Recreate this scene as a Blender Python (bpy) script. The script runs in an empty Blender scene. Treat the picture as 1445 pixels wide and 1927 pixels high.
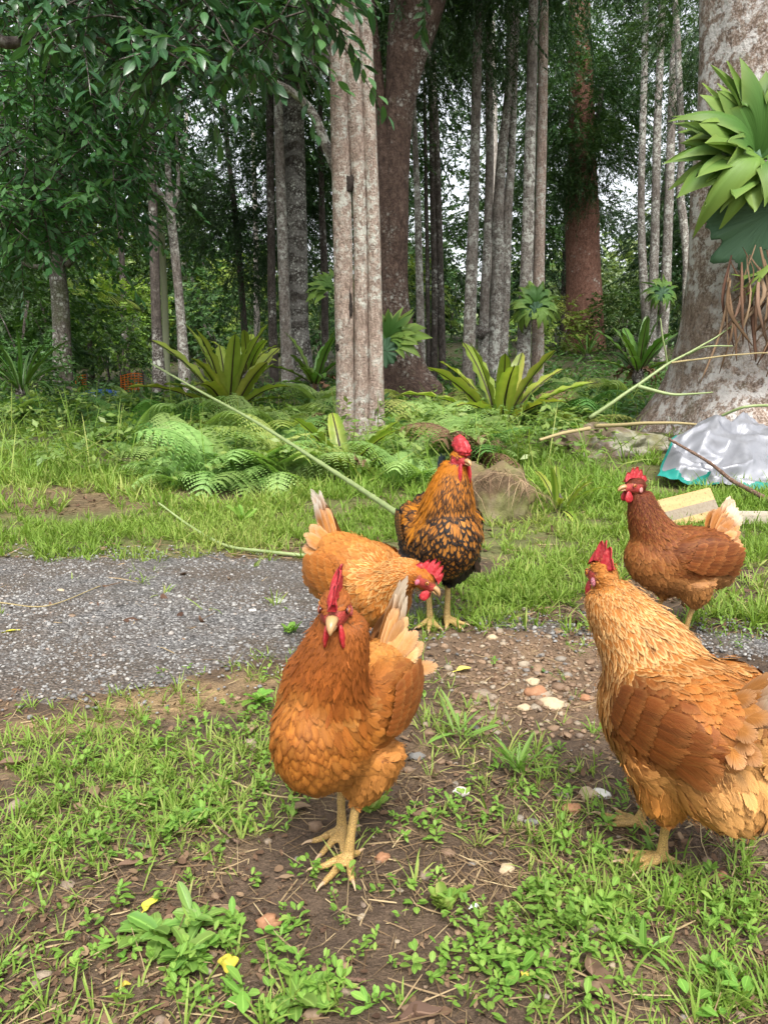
import bpy, math, random
import numpy as np
from mathutils import Vector, Matrix
from mathutils.bvhtree import BVHTree
random.seed(7)
RNG = np.random.default_rng(7)
R = math.radians
SC = bpy.context.scene
COL = SC.collection

# ---------------------------------------------------------------- camera, sky, sun, exposure
CAM_H = 0.68
PITCH = R(10.2)
FPX = 1456.0            # focal length in photograph pixels (photograph 1445 x 1927)
CXP, CYP = 722.5, 963.5
cam_d = bpy.data.cameras.new("camera")
cam = bpy.data.objects.new("camera", cam_d)
COL.objects.link(cam)
cam.location = (0, 0, CAM_H)
cam.rotation_euler = (R(90) - PITCH, 0, 0)
cam_d.sensor_fit = 'VERTICAL'
cam_d.sensor_height = 24.0
cam_d.lens = 24.0 * FPX / 1927.0
cam_d.clip_start = 0.02
cam_d.clip_end = 900
SC.camera = cam

SUN_EL, SUN_AZ = R(56), R(172)      # azimuth from +Y clockwise: behind the camera, a little to its right
world = bpy.data.worlds.new("World")
SC.world = world
world.use_nodes = True
wn = world.node_tree.nodes
wl = world.node_tree.links
wn.clear()
sky = wn.new('ShaderNodeTexSky')
sky.sky_type = 'NISHITA'
sky.sun_disc = False
sky.sun_elevation = SUN_EL
sky.sun_rotation = SUN_AZ
sky.air_density = 1.0
sky.dust_density = 4.0
sky.ozone_density = 1.0
hsv = wn.new('ShaderNodeHueSaturation')   # overcast: the blue is washed to white cloud
hsv.inputs['Saturation'].default_value = 0.22
wl.new(sky.outputs[0], hsv.inputs['Color'])
bg = wn.new('ShaderNodeBackground')
bg.inputs['Strength'].default_value = 0.15
wl.new(hsv.outputs[0], bg.inputs['Color'])
wo = wn.new('ShaderNodeOutputWorld')
wl.new(bg.outputs[0], wo.inputs['Surface'])

sun_d = bpy.data.lights.new("sun", 'SUN')
sun_d.energy = 1.5
sun_d.angle = R(16)
sun_d.color = (1.0, 0.95, 0.87)
sun = bpy.data.objects.new("sun", sun_d)
COL.objects.link(sun)
sd = Vector((math.sin(SUN_AZ) * math.cos(SUN_EL), math.cos(SUN_AZ) * math.cos(SUN_EL), math.sin(SUN_EL)))
sun.rotation_euler = sd.to_track_quat('Z', 'Y').to_euler()

SC.view_settings.view_transform = 'Standard'
SC.view_settings.look = 'None'
SC.view_settings.gamma = 1.0
SC.view_settings.use_curve_mapping = False
SC.view_settings.exposure = 1.35
SC.render.engine = 'CYCLES'
cy = SC.cycles
cy.max_bounces = 6
cy.diffuse_bounces = 3
cy.glossy_bounces = 2
cy.transmission_bounces = 4
cy.transparent_max_bounces = 12
cy.caustics_reflective = False
cy.caustics_refractive = False
cy.use_denoising = True
cy.denoiser = 'OPENIMAGEDENOISE'
cy.denoising_input_passes = 'RGB_ALBEDO_NORMAL'

# ---------------------------------------------------------------- numbers
def _h(ix, iy, iz, s):
    n = (ix.astype(np.int64) * 374761393 + iy.astype(np.int64) * 668265263 + iz.astype(np.int64) * 2147483647 + s * 974711) & 0xffffffff
    n = ((n ^ (n >> 13)) * 1274126177) & 0xffffffff
    n = (n ^ (n >> 16)) & 0xffffffff
    return n.astype(np.float64) / 4294967295.0

def vnoise(p, seed=0):
    p = np.asarray(p, float)
    i = np.floor(p).astype(np.int64)
    f = p - i
    f = f * f * (3 - 2 * f)
    r = 0
    for dx in (0, 1):
        for dy in (0, 1):
            for dz in (0, 1):
                w = (f[..., 0] if dx else 1 - f[..., 0]) * (f[..., 1] if dy else 1 - f[..., 1]) * (f[..., 2] if dz else 1 - f[..., 2])
                r = r + w * _h(i[..., 0] + dx, i[..., 1] + dy, i[..., 2] + dz, seed)
    return r * 2 - 1

def fbm(p, octv=4, seed=0):
    p = np.asarray(p, float)
    r, a = 0, 1.0
    for k in range(octv):
        r = r + a * vnoise(p * (2.03 ** k) + 17.3 * k, seed + k)
        a *= 0.5
    return r / 1.9

def sstep(a, b, x):
    t = np.clip((x - a) / (b - a), 0, 1)
    return t * t * (3 - 2 * t)

def nrmz(v):
    v = np.asarray(v, float)
    return v / np.maximum(np.linalg.norm(v, axis=-1, keepdims=True), 1e-9)

# terrain ---------------------------------------------------------
_Y = [-50, 0, 3.6, 4.6, 6, 7.5, 9, 12, 15, 18, 22, 30, 60, 500]
_ZR = [0, 0, 0, .06, .17, .24, .30, .42, .66, 1.0, 1.5, 2.0, 3.5, 6]
_ZL = [0, 0, 0, .07, .20, .27, .29, .29, .24, .2, .2, .5, 2.0, 6]
def terrain0(x, y):
    x = np.asarray(x, float); y = np.asarray(y, float)
    t = sstep(-.24, .06, x / np.maximum(y + 1, .5))
    z = np.interp(y, _Y, _ZR) * t + np.interp(y, _Y, _ZL) * (1 - t)
    q = np.stack([x, y, np.zeros_like(x)], -1)
    z = z + vnoise(q * 0.7, 3) * 0.05 * sstep(2.8, 6, y)
    return z
def terrain(x, y):
    x = np.asarray(x, float); y = np.asarray(y, float)
    q = np.stack([x, y, np.zeros_like(x)], -1)
    near = 1 - sstep(6, 14, y)
    return terrain0(x, y) + (fbm(q * 5, 3, 11) * 0.012 + fbm(q * 22, 3, 12) * 0.0045) * near
def ray(px, py):
    a = (np.asarray(px, float) - CXP) / FPX
    b = (CYP - np.asarray(py, float)) / FPX
    c, s = math.cos(PITCH), math.sin(PITCH)
    return a, c + b * s, -s + b * c           # direction with unit depth
def P(px, py, d):
    """point on the pixel's line of sight at ground distance y = d"""
    x, y, z = ray(px, py)
    k = d / y
    return np.array([x * k, d, CAM_H + z * k])
def M(px, py, d):
    """metres per photograph pixel there"""
    x, y, z = ray(px, py)
    return d / y / FPX
_ys = np.geomspace(.5, 200, 260)
def G(px, py):
    if np.size(px) > 3000:
        return np.concatenate([G(px[i:i + 3000], py[i:i + 3000]) for i in range(0, len(px), 3000)])
    """where the pixel's line of sight meets the terrain"""
    px = np.atleast_1d(np.asarray(px, float)); py = np.atleast_1d(np.asarray(py, float))
    x, y, z = ray(px, py)
    k = _ys[None, :] / y[:, None]
    zz = CAM_H + z[:, None] * k
    tt = terrain0(x[:, None] * k, np.broadcast_to(_ys, k.shape))
    below = zz < tt
    idx = np.maximum(np.where(below.any(1), below.argmax(1), len(_ys) - 1), 1)
    ar_ = np.arange(len(px))
    h1 = zz[ar_, idx - 1] - tt[ar_, idx - 1]; h0 = zz[ar_, idx] - tt[ar_, idx]
    f = np.clip(h1 / np.maximum(h1 - h0, 1e-9), 0, 1)
    kk = k[ar_, idx - 1] * (1 - f) + k[ar_, idx] * f
    X, Y = x * kk, y * kk
    return np.stack([X, Y, terrain(X, Y)], -1)
def G1(px, py):
    return G([px], [py])[0]
def proj(p):
    p = np.asarray(p, float)
    c, s = math.cos(PITCH), math.sin(PITCH)
    dz = p[..., 2] - CAM_H
    dep = p[..., 1] * c - dz * s
    up = p[..., 1] * s + dz * c
    return np.stack([CXP + FPX * p[..., 0] / dep, CYP - FPX * up / dep], -1)

# ---------------------------------------------------------------- scene helpers
def mesh(name, V, F, attrs=None, smooth=True):
    """V (n,3); F list of index arrays, each (m,k)"""
    V = np.asarray(V, np.float32)
    if isinstance(F, np.ndarray): F = [F]
    F = [np.asarray(f, np.int32) for f in F if len(f)]
    me = bpy.data.meshes.new(name)
    me.vertices.add(len(V)); me.vertices.foreach_set('co', V.ravel())
    li = np.concatenate([f.ravel() for f in F])
    tot = np.concatenate([np.full(len(f), f.shape[1], np.int32) for f in F])
    st = np.concatenate([[0], np.cumsum(tot)[:-1]]).astype(np.int32)
    me.loops.add(len(li)); me.loops.foreach_set('vertex_index', li)
    me.polygons.add(len(tot)); me.polygons.foreach_set('loop_start', st); me.polygons.foreach_set('loop_total', tot)
    if smooth: me.polygons.foreach_set('use_smooth', np.ones(len(tot), bool))
    for k, a in (attrs or {}).items():
        a = np.asarray(a, np.float32)
        if a.shape[1] == 4:
            at = me.attributes.new(k, 'FLOAT_COLOR', 'POINT'); at.data.foreach_set('color', a.ravel())
        else:
            at = me.attributes.new(k, 'FLOAT_VECTOR', 'POINT'); at.data.foreach_set('vector', a.ravel())
    me.update(calc_edges=True)
    return me
def tag(o, label=None, cat=None, group=None, kind=None):
    if label: o['label'] = label
    if cat: o['category'] = cat
    if group: o['group'] = group
    if kind: o['kind'] = kind
    return o
def obj(name, me, mat=None, parent=None, loc=None, kind=None):
    o = bpy.data.objects.new(name, me)
    COL.objects.link(o)
    if mat is not None and me is not None and len(me.materials) == 0: me.materials.append(mat)
    if parent: o.parent = parent
    if loc is not None: o.location = loc
    if kind: o['kind'] = kind
    return o
def thing(name, label, cat, loc=(0, 0, 0), rz=0, group=None):
    o = bpy.data.objects.new(name, None)
    COL.objects.link(o)
    o.empty_display_size = .1
    o.location = loc; o.rotation_euler = (0, 0, rz)
    return tag(o, label, cat, group)
def copy_tree(o, parent=None):
    c = o.copy(); COL.objects.link(c)
    if parent: c.parent = parent
    for ch in list(o.children): copy_tree(ch, c)
    return c
class Acc:
    """collects vertex/face arrays into one mesh"""
    def __init__(s): s.V, s.F, s.A, s.n = [], [], {}, 0
    def add(s, V, F, **attrs):
        if isinstance(F, np.ndarray): F = [F]
        s.V.append(V)
        for f in F: s.F.append(np.asarray(f) + s.n)
        for k, a in attrs.items(): s.A.setdefault(k, []).append(a)
        s.n += len(V)
    def build(s, name, smooth=True):
        by = {}
        for f in s.F: by.setdefault(f.shape[1], []).append(f)
        return mesh(name, np.concatenate(s.V), [np.concatenate(v) for v in by.values()], {k: np.concatenate(v) for k, v in s.A.items()}, smooth)

def blades(base, d, n, L, W, rows, bend=None, fold=0.0, mid=True, rnd=None, twist=None):
    """many leaf / blade / feather strips. rows: (v, halfwidth). Bends towards n. returns V, F, fuv"""
    base = np.asarray(base, float); N = len(base)
    d = nrmz(d); n = nrmz(np.asarray(n) - d * np.sum(d * n, -1, keepdims=True))
    s = np.cross(d, n)
    L = np.broadcast_to(L, N).astype(float)[:, None]; W = np.broadcast_to(W, N).astype(float)[:, None]
    bend = np.zeros((N, 1)) if bend is None else np.broadcast_to(bend, N).astype(float)[:, None]
    if rnd is None: rnd = RNG.random(N)
    Vs, U = [], []
    us = (-1, 0, 1) if mid else (-1, 1)
    for v, hw in rows:
        # arc: rotate direction gradually
        a = bend * v
        c = base + L * v * (d * np.cos(a * .5) + n * np.sin(a * .5)) * (1 - a * a / 24)
        nn = n * np.cos(a) - d * np.sin(a)
        for u in us:
            Vs.append(c + s * W * hw * u + nn * (abs(u) * fold) * W * hw)
            U.append(np.stack([np.full(N, u * .5 + .5), np.full(N, v), rnd], -1))
    k, R_ = len(us), len(rows)
    V = np.stack(Vs, 1).reshape(-1, 3); U = np.stack(U, 1).reshape(-1, 3)
    o = (np.arange(N) * k * R_)[:, None]
    F = []
    for r in range(R_ - 1):
        for j in range(k - 1):
            a = r * k + j
            F.append(o + np.array([[a, a + 1, a + k + 1, a + k]]))
    return V, np.concatenate(F), U
def tube(pts, rad, n=10, cap=True, up=(0, 0, 1), rz=None):
    """lofted tube; rad = half-width, rz = half-height (default same)"""
    pts = np.asarray(pts, float); rad = np.asarray(rad, float)
    rz = rad if rz is None else np.asarray(rz, float)
    t = nrmz(np.gradient(pts, axis=0))
    up = np.broadcast_to(np.asarray(up, float), t.shape)
    s = np.cross(t, up)
    bad = np.linalg.norm(s, axis=-1) < .05
    s[bad] = np.cross(t[bad], np.array([1., 0, 0]))
    s = nrmz(s)
    for i in range(1, len(s)):
        if np.dot(s[i], s[i - 1]) < 0: s[i] = -s[i]
    w = np.cross(s, t)
    a = np.linspace(0, 2 * np.pi, n, endpoint=False)
    V = pts[:, None] + s[:, None] * (np.cos(a)[None, :, None] * rad[:, None, None]) + w[:, None] * (np.sin(a)[None, :, None] * rz[:, None, None])
    m = len(pts)
    i = np.arange(n); j = (i + 1) % n
    F = [np.stack([r * n + i, r * n + j, (r + 1) * n + j, (r + 1) * n + i], -1) for r in range(m - 1)]
    V = V.reshape(-1, 3)
    F = [np.concatenate(F)]
    if cap:
        V = np.concatenate([V, pts[:1], pts[-1:]])
        c0, c1 = m * n, m * n + 1
        F.append(np.concatenate([np.stack([np.full(n, c0), j, i], -1), np.stack([np.full(n, c1), (m - 1) * n + i, (m - 1) * n + j], -1)]))
    return V, F
def smooth_path(pts, k):
    """Catmull-Rom resample of rows of numbers to k rows"""
    p = np.asarray(pts, float)
    p = np.concatenate([2 * p[:1] - p[1:2], p, 2 * p[-1:] - p[-2:-1]])
    m = len(p) - 3
    t = np.linspace(0, m - 1e-6, k); i = t.astype(int); f = (t - i)[:, None]
    a, b, c, d = p[i], p[i + 1], p[i + 2], p[i + 3]
    return .5 * (2 * b + (c - a) * f + (2 * a - 5 * b + 4 * c - d) * f ** 2 + (3 * b - a - 3 * c + d) * f ** 3)
def ellipsoid(c, r, n=16, m=10, rot=None):
    th = np.linspace(0, np.pi, m); a = np.linspace(0, 2 * np.pi, n, endpoint=False)
    V = np.stack([np.cos(th)[:, None] * np.ones(n), np.sin(th)[:, None] * np.cos(a), np.sin(th)[:, None] * np.sin(a)], -1).reshape(-1, 3) * np.asarray(r)
    if rot is not None: V = V @ np.asarray(rot).T
    V = V + np.asarray(c)
    i = np.arange(n); j = (i + 1) % n
    F = np.concatenate([np.stack([q * n + i, (q + 1) * n + i, (q + 1) * n + j, q * n + j], -1) for q in range(m - 1)])
    return V, F

# ---------------------------------------------------------------- material helpers
class Mat:
    def __init__(s, name):
        s.m = bpy.data.materials.new(name); s.m.use_nodes = True
        s.t = s.m.node_tree; s.t.nodes.clear()
        s.out = s.t.nodes.new('ShaderNodeOutputMaterial')
    def n(s, typ, ins=None, **props):
        nd = s.t.nodes.new('ShaderNode' + typ)
        for k, v in props.items(): setattr(nd, k, v)
        for k, v in (ins or {}).items():
            i = nd.inputs[k]
            if isinstance(v, bpy.types.NodeSocket): s.t.links.new(v, i)
            elif isinstance(v, bpy.types.Node): s.t.links.new(v.outputs[0], i)
            else:
                if i.type == 'RGBA' and len(v) == 3: v = (*v, 1)
                i.default_value = v
        return nd
    def attr(s, name): return s.n('Attribute', attribute_name=name)
    def math(s, op, a, b=0.0, c=0.0, clamp=False):
        return s.n('Math', {0: a, 1: b, 2: c}, operation=op, use_clamp=clamp).outputs[0]
    def mix(s, f, a, b, mode='MIX'):
        nd = s.n('Mix', data_type='RGBA', blend_type=mode)
        for i, v in ((0, f), (6, a), (7, b)):
            if isinstance(v, bpy.types.NodeSocket): s.t.links.new(v, nd.inputs[i])
            elif isinstance(v, bpy.types.Node): s.t.links.new(v.outputs[0], nd.inputs[i])
            elif i: nd.inputs[i].default_value = (*v, 1) if len(v) == 3 else v
            else: nd.inputs[i].default_value = v
        return nd.outputs[2]
    def ramp(s, f, stops, interp='LINEAR'):
        nd = s.n('ValToRGB', {0: f}); cr = nd.color_ramp; cr.interpolation = interp
        while len(cr.elements) < len(stops): cr.elements.new(.5)
        for e, (p, c) in zip(cr.elements, stops):
            e.position = p; e.color = (*c, 1) if hasattr(c, '__len__') else (c, c, c, 1)
        return nd.outputs[0]
    def coord(s, scale=(1, 1, 1), what='Object'):
        tc = s.n('TexCoord')
        return s.n('Mapping', {'Vector': tc.outputs[what], 'Scale': scale}).outputs[0]
    def noise(s, vec, scale, detail=4, rough=.55, dist=0.0):
        return s.n('TexNoise', {'Vector': vec, 'Scale': scale, 'Detail': detail, 'Roughness': rough, 'Distortion': dist})
    def bump(s, h, strength=.5, dist=.01):
        return s.n('Bump', {'Height': h, 'Strength': strength, 'Distance': dist}).outputs[0]
    def pbr(s, color, rough=.6, spec=.4, normal=None, trans=0.0, tcol=None, **kw):
        ins = {'Base Color': color, 'Roughness': rough, 'Specular IOR Level': spec}
        ins.update(kw)
        if normal is not None: ins['Normal'] = normal
        b = s.n('BsdfPrincipled', ins)
        o = b.outputs[0]
        if trans:
            tr = s.n('BsdfTranslucent', {'Color': tcol if tcol is not None else color})
            o = s.n('MixShader', {0: trans, 1: o, 2: tr.outputs[0]}).outputs[0]
        s.t.links.new(o, s.out.inputs[0])
        return s.m

def leaf_mat(name, c0, c1, c2, trans=.3, rough=.42, spec=.4, vein=.25, tip=None):
    m = Mat(name)
    a = m.attr('fuv'); sep = m.n('SeparateXYZ', {0: a.outputs['Vector']})
    col = m.ramp(sep.outputs[2], [(0, c0), (.5, c1), (1, c2)])
    oi = m.n('ObjectInfo')
    col = m.n('HueSaturation', {'Color': col, 'Hue': m.math('MULTIPLY_ADD', oi.outputs['Random'], .03, .485), 'Value': m.math('MULTIPLY_ADD', oi.outputs['Random'], .3, .85)}).outputs[0]
    if vein:
        e = m.math('ABSOLUTE', m.math('SUBTRACT', sep.outputs[0], .5))
        k = m.math('LESS_THAN', e, .06)
        col = m.mix(m.math('MULTIPLY', k, vein), col, tuple(min(1, x * 2.2 + .03) for x in c1))
    if tip is not None:
        col = m.mix(m.math('POWER', sep.outputs[1], 4.0), col, tip)
    n = m.noise(m.coord(), 9, 2)
    col = m.mix(.55, col, m.mix(n.outputs[0], (.45, .45, .45), (1.5, 1.5, 1.4)), 'MULTIPLY')
    tc = m.mix(1.0, col, (1.25, 1.35, .6), 'MULTIPLY')
    return m.pbr(col, rough, spec, trans=trans, tcol=tc)

def bark_mat(name, base, dark, light, lichen=(.55, .56, .5), lich=.45, vs=.5, sc=1.0, bump=.6, moss=0.0, bands=0.0, spots=12.0, regs=1.5, fat=.42, blotch=0.0, zb=0.0):
    """bark: upright fissures, pale lichen spots, patches of moss"""
    m = Mat(name)
    v = m.coord((1, 1, vs)); w = m.coord()
    n1 = m.noise(v, 22 * sc, 6, .65, .4)
    n2 = m.noise(w, 3.1 * sc, 4, .6)
    n3 = m.noise(w, 45 * sc, 3, .6)
    col = m.ramp(n1.outputs[0], [(.28, dark), (.5, base), (.72, light)])
    col = m.mix(m.ramp(n2.outputs[0], [(.35, .65), (.65, 0.0)]), col, m.mix(.5, col, dark))
    if bands:
        z = m.n('SeparateXYZ', {0: w}).outputs[2]
        wv = m.n('TexWave', {'Vector': w, 'Scale': bands, 'Distortion': 9.0, 'Detail': 4.0, 'Detail Scale': 1.5}, wave_type='BANDS', bands_direction='Z')
        col = m.mix(m.ramp(wv.outputs[0], [(.45, 0.0), (.7, .7)]), col, light)
    vo = m.n('TexVoronoi', {'Vector': m.n('VectorMath', {0: w, 1: m.n('VectorMath', {0: n3.outputs[1], 1: (.02, .02, .02)}, operation='MULTIPLY').outputs[0]}, operation='ADD').outputs[0], 'Scale': spots})
    spot = m.ramp(m.math('ADD', vo.outputs[0], m.math('MULTIPLY', n3.outputs[0], .35)), [(fat, 1.0), (fat + .12, 0.0)])
    reg = m.ramp(m.noise(w, regs * sc, 5, .7).outputs[0], [(.60 - lich * .3, 0.0), (.74 - lich * .3, 1.0)])
    if blotch:
        spot = m.ramp(m.noise(w, blotch, 6, .72, .3).outputs[0], [(fat + .08, 0.0), (fat + .15, 1.0)])
    if zb:
        zz = m.math('MULTIPLY', m.math('SUBTRACT', m.n('SeparateXYZ', {0: w}).outputs[2], 1.5), zb)
        reg = m.math('ADD', reg, m.math('MAXIMUM', zz, -.10), clamp=True)
    fine = m.ramp(n3.outputs[0], [(.5, 0.0), (.62, 1.0)])
    col = m.mix(.65, col, m.ramp(n3.outputs[0], [(.3, .5), (.7, 1.5)]), 'MULTIPLY')
    lk = m.math('MULTIPLY', reg, m.math('MAXIMUM', spot, m.math('MULTIPLY', fine, .45)), clamp=True)
    col = m.mix(m.math('MULTIPLY', lk, .85), col, lichen)
    if moss:
        g = m.ramp(m.noise(w, 1.6, 5, .7).outputs[0], [(.62 - moss * .3, 0.0), (.75 - moss * .3, 1.0)])
        col = m.mix(m.math('MULTIPLY', g, .6), col, (.07, .09, .03))
    h = m.math('ADD', n1.outputs[0], m.math('MULTIPLY', n3.outputs[0], .5))
    return m.pbr(col, .85, .2, normal=m.bump(h, bump, .03))
# ================================================================ GROUND
def axis(lo, hi, near_lo, near_hi, step, grow=1.07):
    a = list(np.arange(near_lo, near_hi, step))
    s = step
    while a[-1] < hi: s *= grow; a.append(a[-1] + s)
    s = step
    while a[0] > lo: s *= grow; a.insert(0, a[0] - s)
    return np.array(a)
gx_ = axis(-400, 400, -1.5, 1.6, .0125)
gy_ = axis(-60, 480, .55, 3.2, .0125, 1.06)
GX, GY = np.meshgrid(gx_, gy_)
GZ = terrain(GX, GY)
V = np.stack([GX, GY, GZ], -1).reshape(-1, 3)
nx, ny = len(gx_), len(gy_)
i = (np.arange(ny - 1)[:, None] * nx + np.arange(nx - 1)[None]).ravel()
F = np.stack([i, i + 1, i + nx + 1, i + nx], -1)
# what the soil is made of, region by region
def blobs(pix, lst):
    """sum of soft ellipses given on the photograph's ground"""
    r = np.zeros(len(pix))
    for cx, cy_, rx, ry, w in lst:
        d = ((pix[:, 0] - cx) / rx) ** 2 + ((pix[:, 1] - cy_) / ry) ** 2
        r = np.maximum(r, w * np.clip(1.35 - d * .9, 0, 1))
    return r
pv = V.copy(); pv[:, 2] = terrain0(V[:, 0], V[:, 1])
pix = np.where((V[:, 1] > .4)[:, None], proj(np.maximum(pv, [-1e9, .4, -1e9])), [[9999, 9999]])
nz = fbm(V * [3, 3, 0], 4, 21)[:, None]; nz2 = fbm(V * [14, 14, 0], 4, 22)[:, None]
soil = np.array([.078, .054, .037]) * (1 + .35 * nz + .3 * nz2)
clay = np.array([.17, .115, .074]) * (1 + .3 * nz2)
turf = np.array([.10, .105, .040]) * (1 + .3 * nz2)
litter = np.array([.12, .085, .05]) * (1 + .35 * nz2)
straw = np.array([.34, .24, .12]) * (1 + .3 * nz2)
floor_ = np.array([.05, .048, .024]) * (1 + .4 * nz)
def put(c, tgt, w): w = np.clip(w, 0, 1)[:, None] if np.ndim(w) == 1 else w; return c * (1 - w) + tgt * w
c = soil
c = put(c, clay, blobs(pix, [(1000, 1260, 170, 110, .8), (880, 1230, 130, 60, .6), (1120, 1330, 80, 60, .6)]) + nz2[:, 0] * .15)
c = put(c, turf, sstep(1060, 1040, pix[:, 1]) * (V[:, 1] > 1))
c = put(c, litter, blobs(pix, [(120, 940, 260, 26, .9), (420, 930, 200, 20, .5), (560, 1040, 150, 14, .8), (620, 1010, 90, 30, .5)]))
c = put(c, straw, blobs(pix, [(340, 1320, 190, 34, .5), (120, 1370, 120, 22, .35), (470, 1290, 70, 30, .3)]) + nz2[:, 0] * .35 - .08)
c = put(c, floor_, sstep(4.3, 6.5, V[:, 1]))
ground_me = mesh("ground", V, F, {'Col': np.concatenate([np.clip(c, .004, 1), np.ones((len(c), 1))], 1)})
def ground_mat():
    m = Mat("soil")
    w = m.coord()
    n = m.noise(w, 38, 6, .7); n2 = m.noise(w, 210, 3, .6); n3 = m.noise(w, 6, 4, .6)
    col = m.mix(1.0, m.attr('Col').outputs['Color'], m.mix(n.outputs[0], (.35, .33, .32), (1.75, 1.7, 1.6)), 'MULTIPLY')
    col = m.mix(.6, col, m.ramp(n2.outputs[0], [(.3, .45), (.7, 1.6)]), 'MULTIPLY')
    wet = m.ramp(n3.outputs[0], [(.35, .55), (.6, .95)])
    h = m.math('ADD', n.outputs[0], m.math('MULTIPLY', n2.outputs[0], .4))
    return m.pbr(col, wet, .3, normal=m.bump(h, .9, .012))
obj("ground", ground_me, ground_mat(), kind='structure')

# gravel driveway: its own sheet, dipping under the soil along its ragged edge
def drive_mask(x, y):
    q = np.stack([x, y, 0 * x], -1)
    n = fbm(q * 1.7, 4, 31) * .16 + fbm(q * 8, 3, 32) * .05
    xs = [-6, -1.3, -.6, -.2, .2, .6, 1.0, 1.6, 6]
    far = np.interp(x, xs, [2.9, 2.80, 2.86, 2.78, 2.20, 1.98, 1.90, 1.82, 1.9])
    near = np.interp(x, xs, [1.45, 1.50, 1.60, 1.74, 2.02, 1.93, 1.80, 1.66, 1.6])
    return np.minimum(far + n - y, y - near + n)
dx_ = np.arange(-6, 6, .022); dy_ = np.arange(1.3, 3.2, .022)
DX, DY = np.meshgrid(dx_, dy_)
mk = drive_mask(DX, DY) + fbm(np.stack([DX, DY, 0 * DX], -1) * 13, 3, 77) * .06
DZ = terrain(DX, DY) + .006 - .035 * sstep(.05, -.09, mk)
V = np.stack([DX, DY, DZ], -1).reshape(-1, 3)
nx = len(dx_); i = (np.arange(len(dy_) - 1)[:, None] * nx + np.arange(nx - 1)[None]).ravel()
F = np.stack([i, i + 1, i + nx + 1, i + nx], -1)
F = F[mk.ravel()[F].max(1) > -.2]
def gravel_mat(name, loose=False):
    m = Mat(name)
    w = m.coord()
    vo = m.n('TexVoronoi', {'Vector': w, 'Scale': 120.0, 'Randomness': 1.0})
    g = m.n('SeparateXYZ', {0: vo.outputs['Color']}).outputs[0]
    n3 = m.noise(w, 2.2, 4, .65)
    col = m.ramp(g, [(0, (.075, .073, .07)), (.45, (.155, .15, .148)), (.85, (.25, .245, .24)), (1, (.36, .34, .32))])
    col = m.mix(m.ramp(n3.outputs[0], [(.38, .1), (.58, .9)]), col, (.135, .105, .080))
    ed = m.ramp(vo.outputs[0], [(.2, 1.0), (.65, .25)])
    col = m.mix(.7, col, ed, 'MULTIPLY')
    return m.pbr(col, .6, .35, normal=m.bump(m.math('SUBTRACT', 1.0, vo.outputs[0]), .9, .008))
obj("gravel_driveway", mesh("gravel_driveway", V, F), gravel_mat("gravel_bed"), kind='structure')

def rock_shape(seed, n=10, m=7, rough=.35):
    V, F = ellipsoid((0, 0, 0), (1, 1, 1), n, m)
    d = nrmz(V)
    r = 1 + rough * vnoise(d * 1.6 + seed * 7.1, seed) + rough * .5 * vnoise(d * 3.4 + seed, seed + 3)
    return d * r[:, None], F
def stone_mat(name, ramp_cols):
    m = Mat(name)
    a = m.n('SeparateXYZ', {0: m.attr('fuv').outputs['Vector']}).outputs[2]
    n = m.noise(m.coord(), 160, 4, .6)
    col = m.ramp(a, ramp_cols)
    col = m.mix(.6, col, m.mix(n.outputs[0], (.5, .5, .5), (1.5, 1.5, 1.5)), 'MULTIPLY')
    return m.pbr(col, .65, .3, normal=m.bump(n.outputs[0], .5, .004))
CHIP = stone_mat("grey_gravel", [(0, (.09, .087, .082)), (.4, (.165, .16, .155)), (.75, (.235, .23, .22)), (.95, (.31, .30, .28)), (1, (.25, .18, .135))])
PEB = stone_mat("loose_stone", [(0, (.15, .095, .06)), (.4, (.235, .155, .095)), (.7, (.18, .135, .10)), (.85, (.31, .25, .175)), (1, (.14, .13, .12))])
def scatter_stones(name, pos, size, mat, flat=.6, kinds=6, n=7, m=5):
    acc = Acc()
    ks = [rock_shape(k + 3, n, m) for k in range(kinds)]
    which = RNG.integers(0, kinds, len(pos))
    for k, (Vk, Fk) in enumerate(ks):
        s = np.where(which == k)[0]
        if not len(s): continue
        a = RNG.uniform(0, 2 * np.pi, len(s)); sc = size[s][:, None] * np.stack([RNG.uniform(.8, 1.3, len(s)), RNG.uniform(.7, 1.1, len(s)), flat * RNG.uniform(.7, 1.2, len(s))], -1)
        q = Vk[None] * sc[:, None]
        ca, sa = np.cos(a)[:, None], np.sin(a)[:, None]
        q = np.stack([q[..., 0] * ca - q[..., 1] * sa, q[..., 0] * sa + q[..., 1] * ca, q[..., 2]], -1) + pos[s][:, None]
        o_ = (np.arange(len(s)) * len(Vk))[:, None, None]
        acc.add(q.reshape(-1, 3), (Fk[None] + o_).reshape(-1, 4), fuv=np.repeat(np.stack([RNG.random(len(s))] * 3, -1), len(Vk), 0))
    return acc.build(name, False)
# loose chips over the driveway (thousands: one object)
N = 56000
cx = RNG.uniform(-2.6, 2.6, N); cyy = 1.35 + 1.65 * RNG.random(N) ** 1.1
mk = drive_mask(cx, cyy) + RNG.normal(.02, .09, N) + fbm(np.stack([cx, cyy, 0 * cx], -1) * 2.2, 3, 44) * .10
ok = (mk > .0) & (RNG.random(N) < np.clip(.75 + 2.2 * fbm(np.stack([cx, cyy * 1.5, 0 * cx], -1) * 1.9, 3, 45), .08, 1)) & (np.abs(cx) < cyy * .56 + .1)
cx, cyy = cx[ok], cyy[ok]
pz = terrain(cx, cyy) + .006
obj("gravel", scatter_stones("gravel", np.stack([cx, cyy, pz], -1), RNG.gamma(4, .00062, len(cx)) + .0009, CHIP, .7, n=6, m=4), CHIP, kind='stuff')
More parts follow.
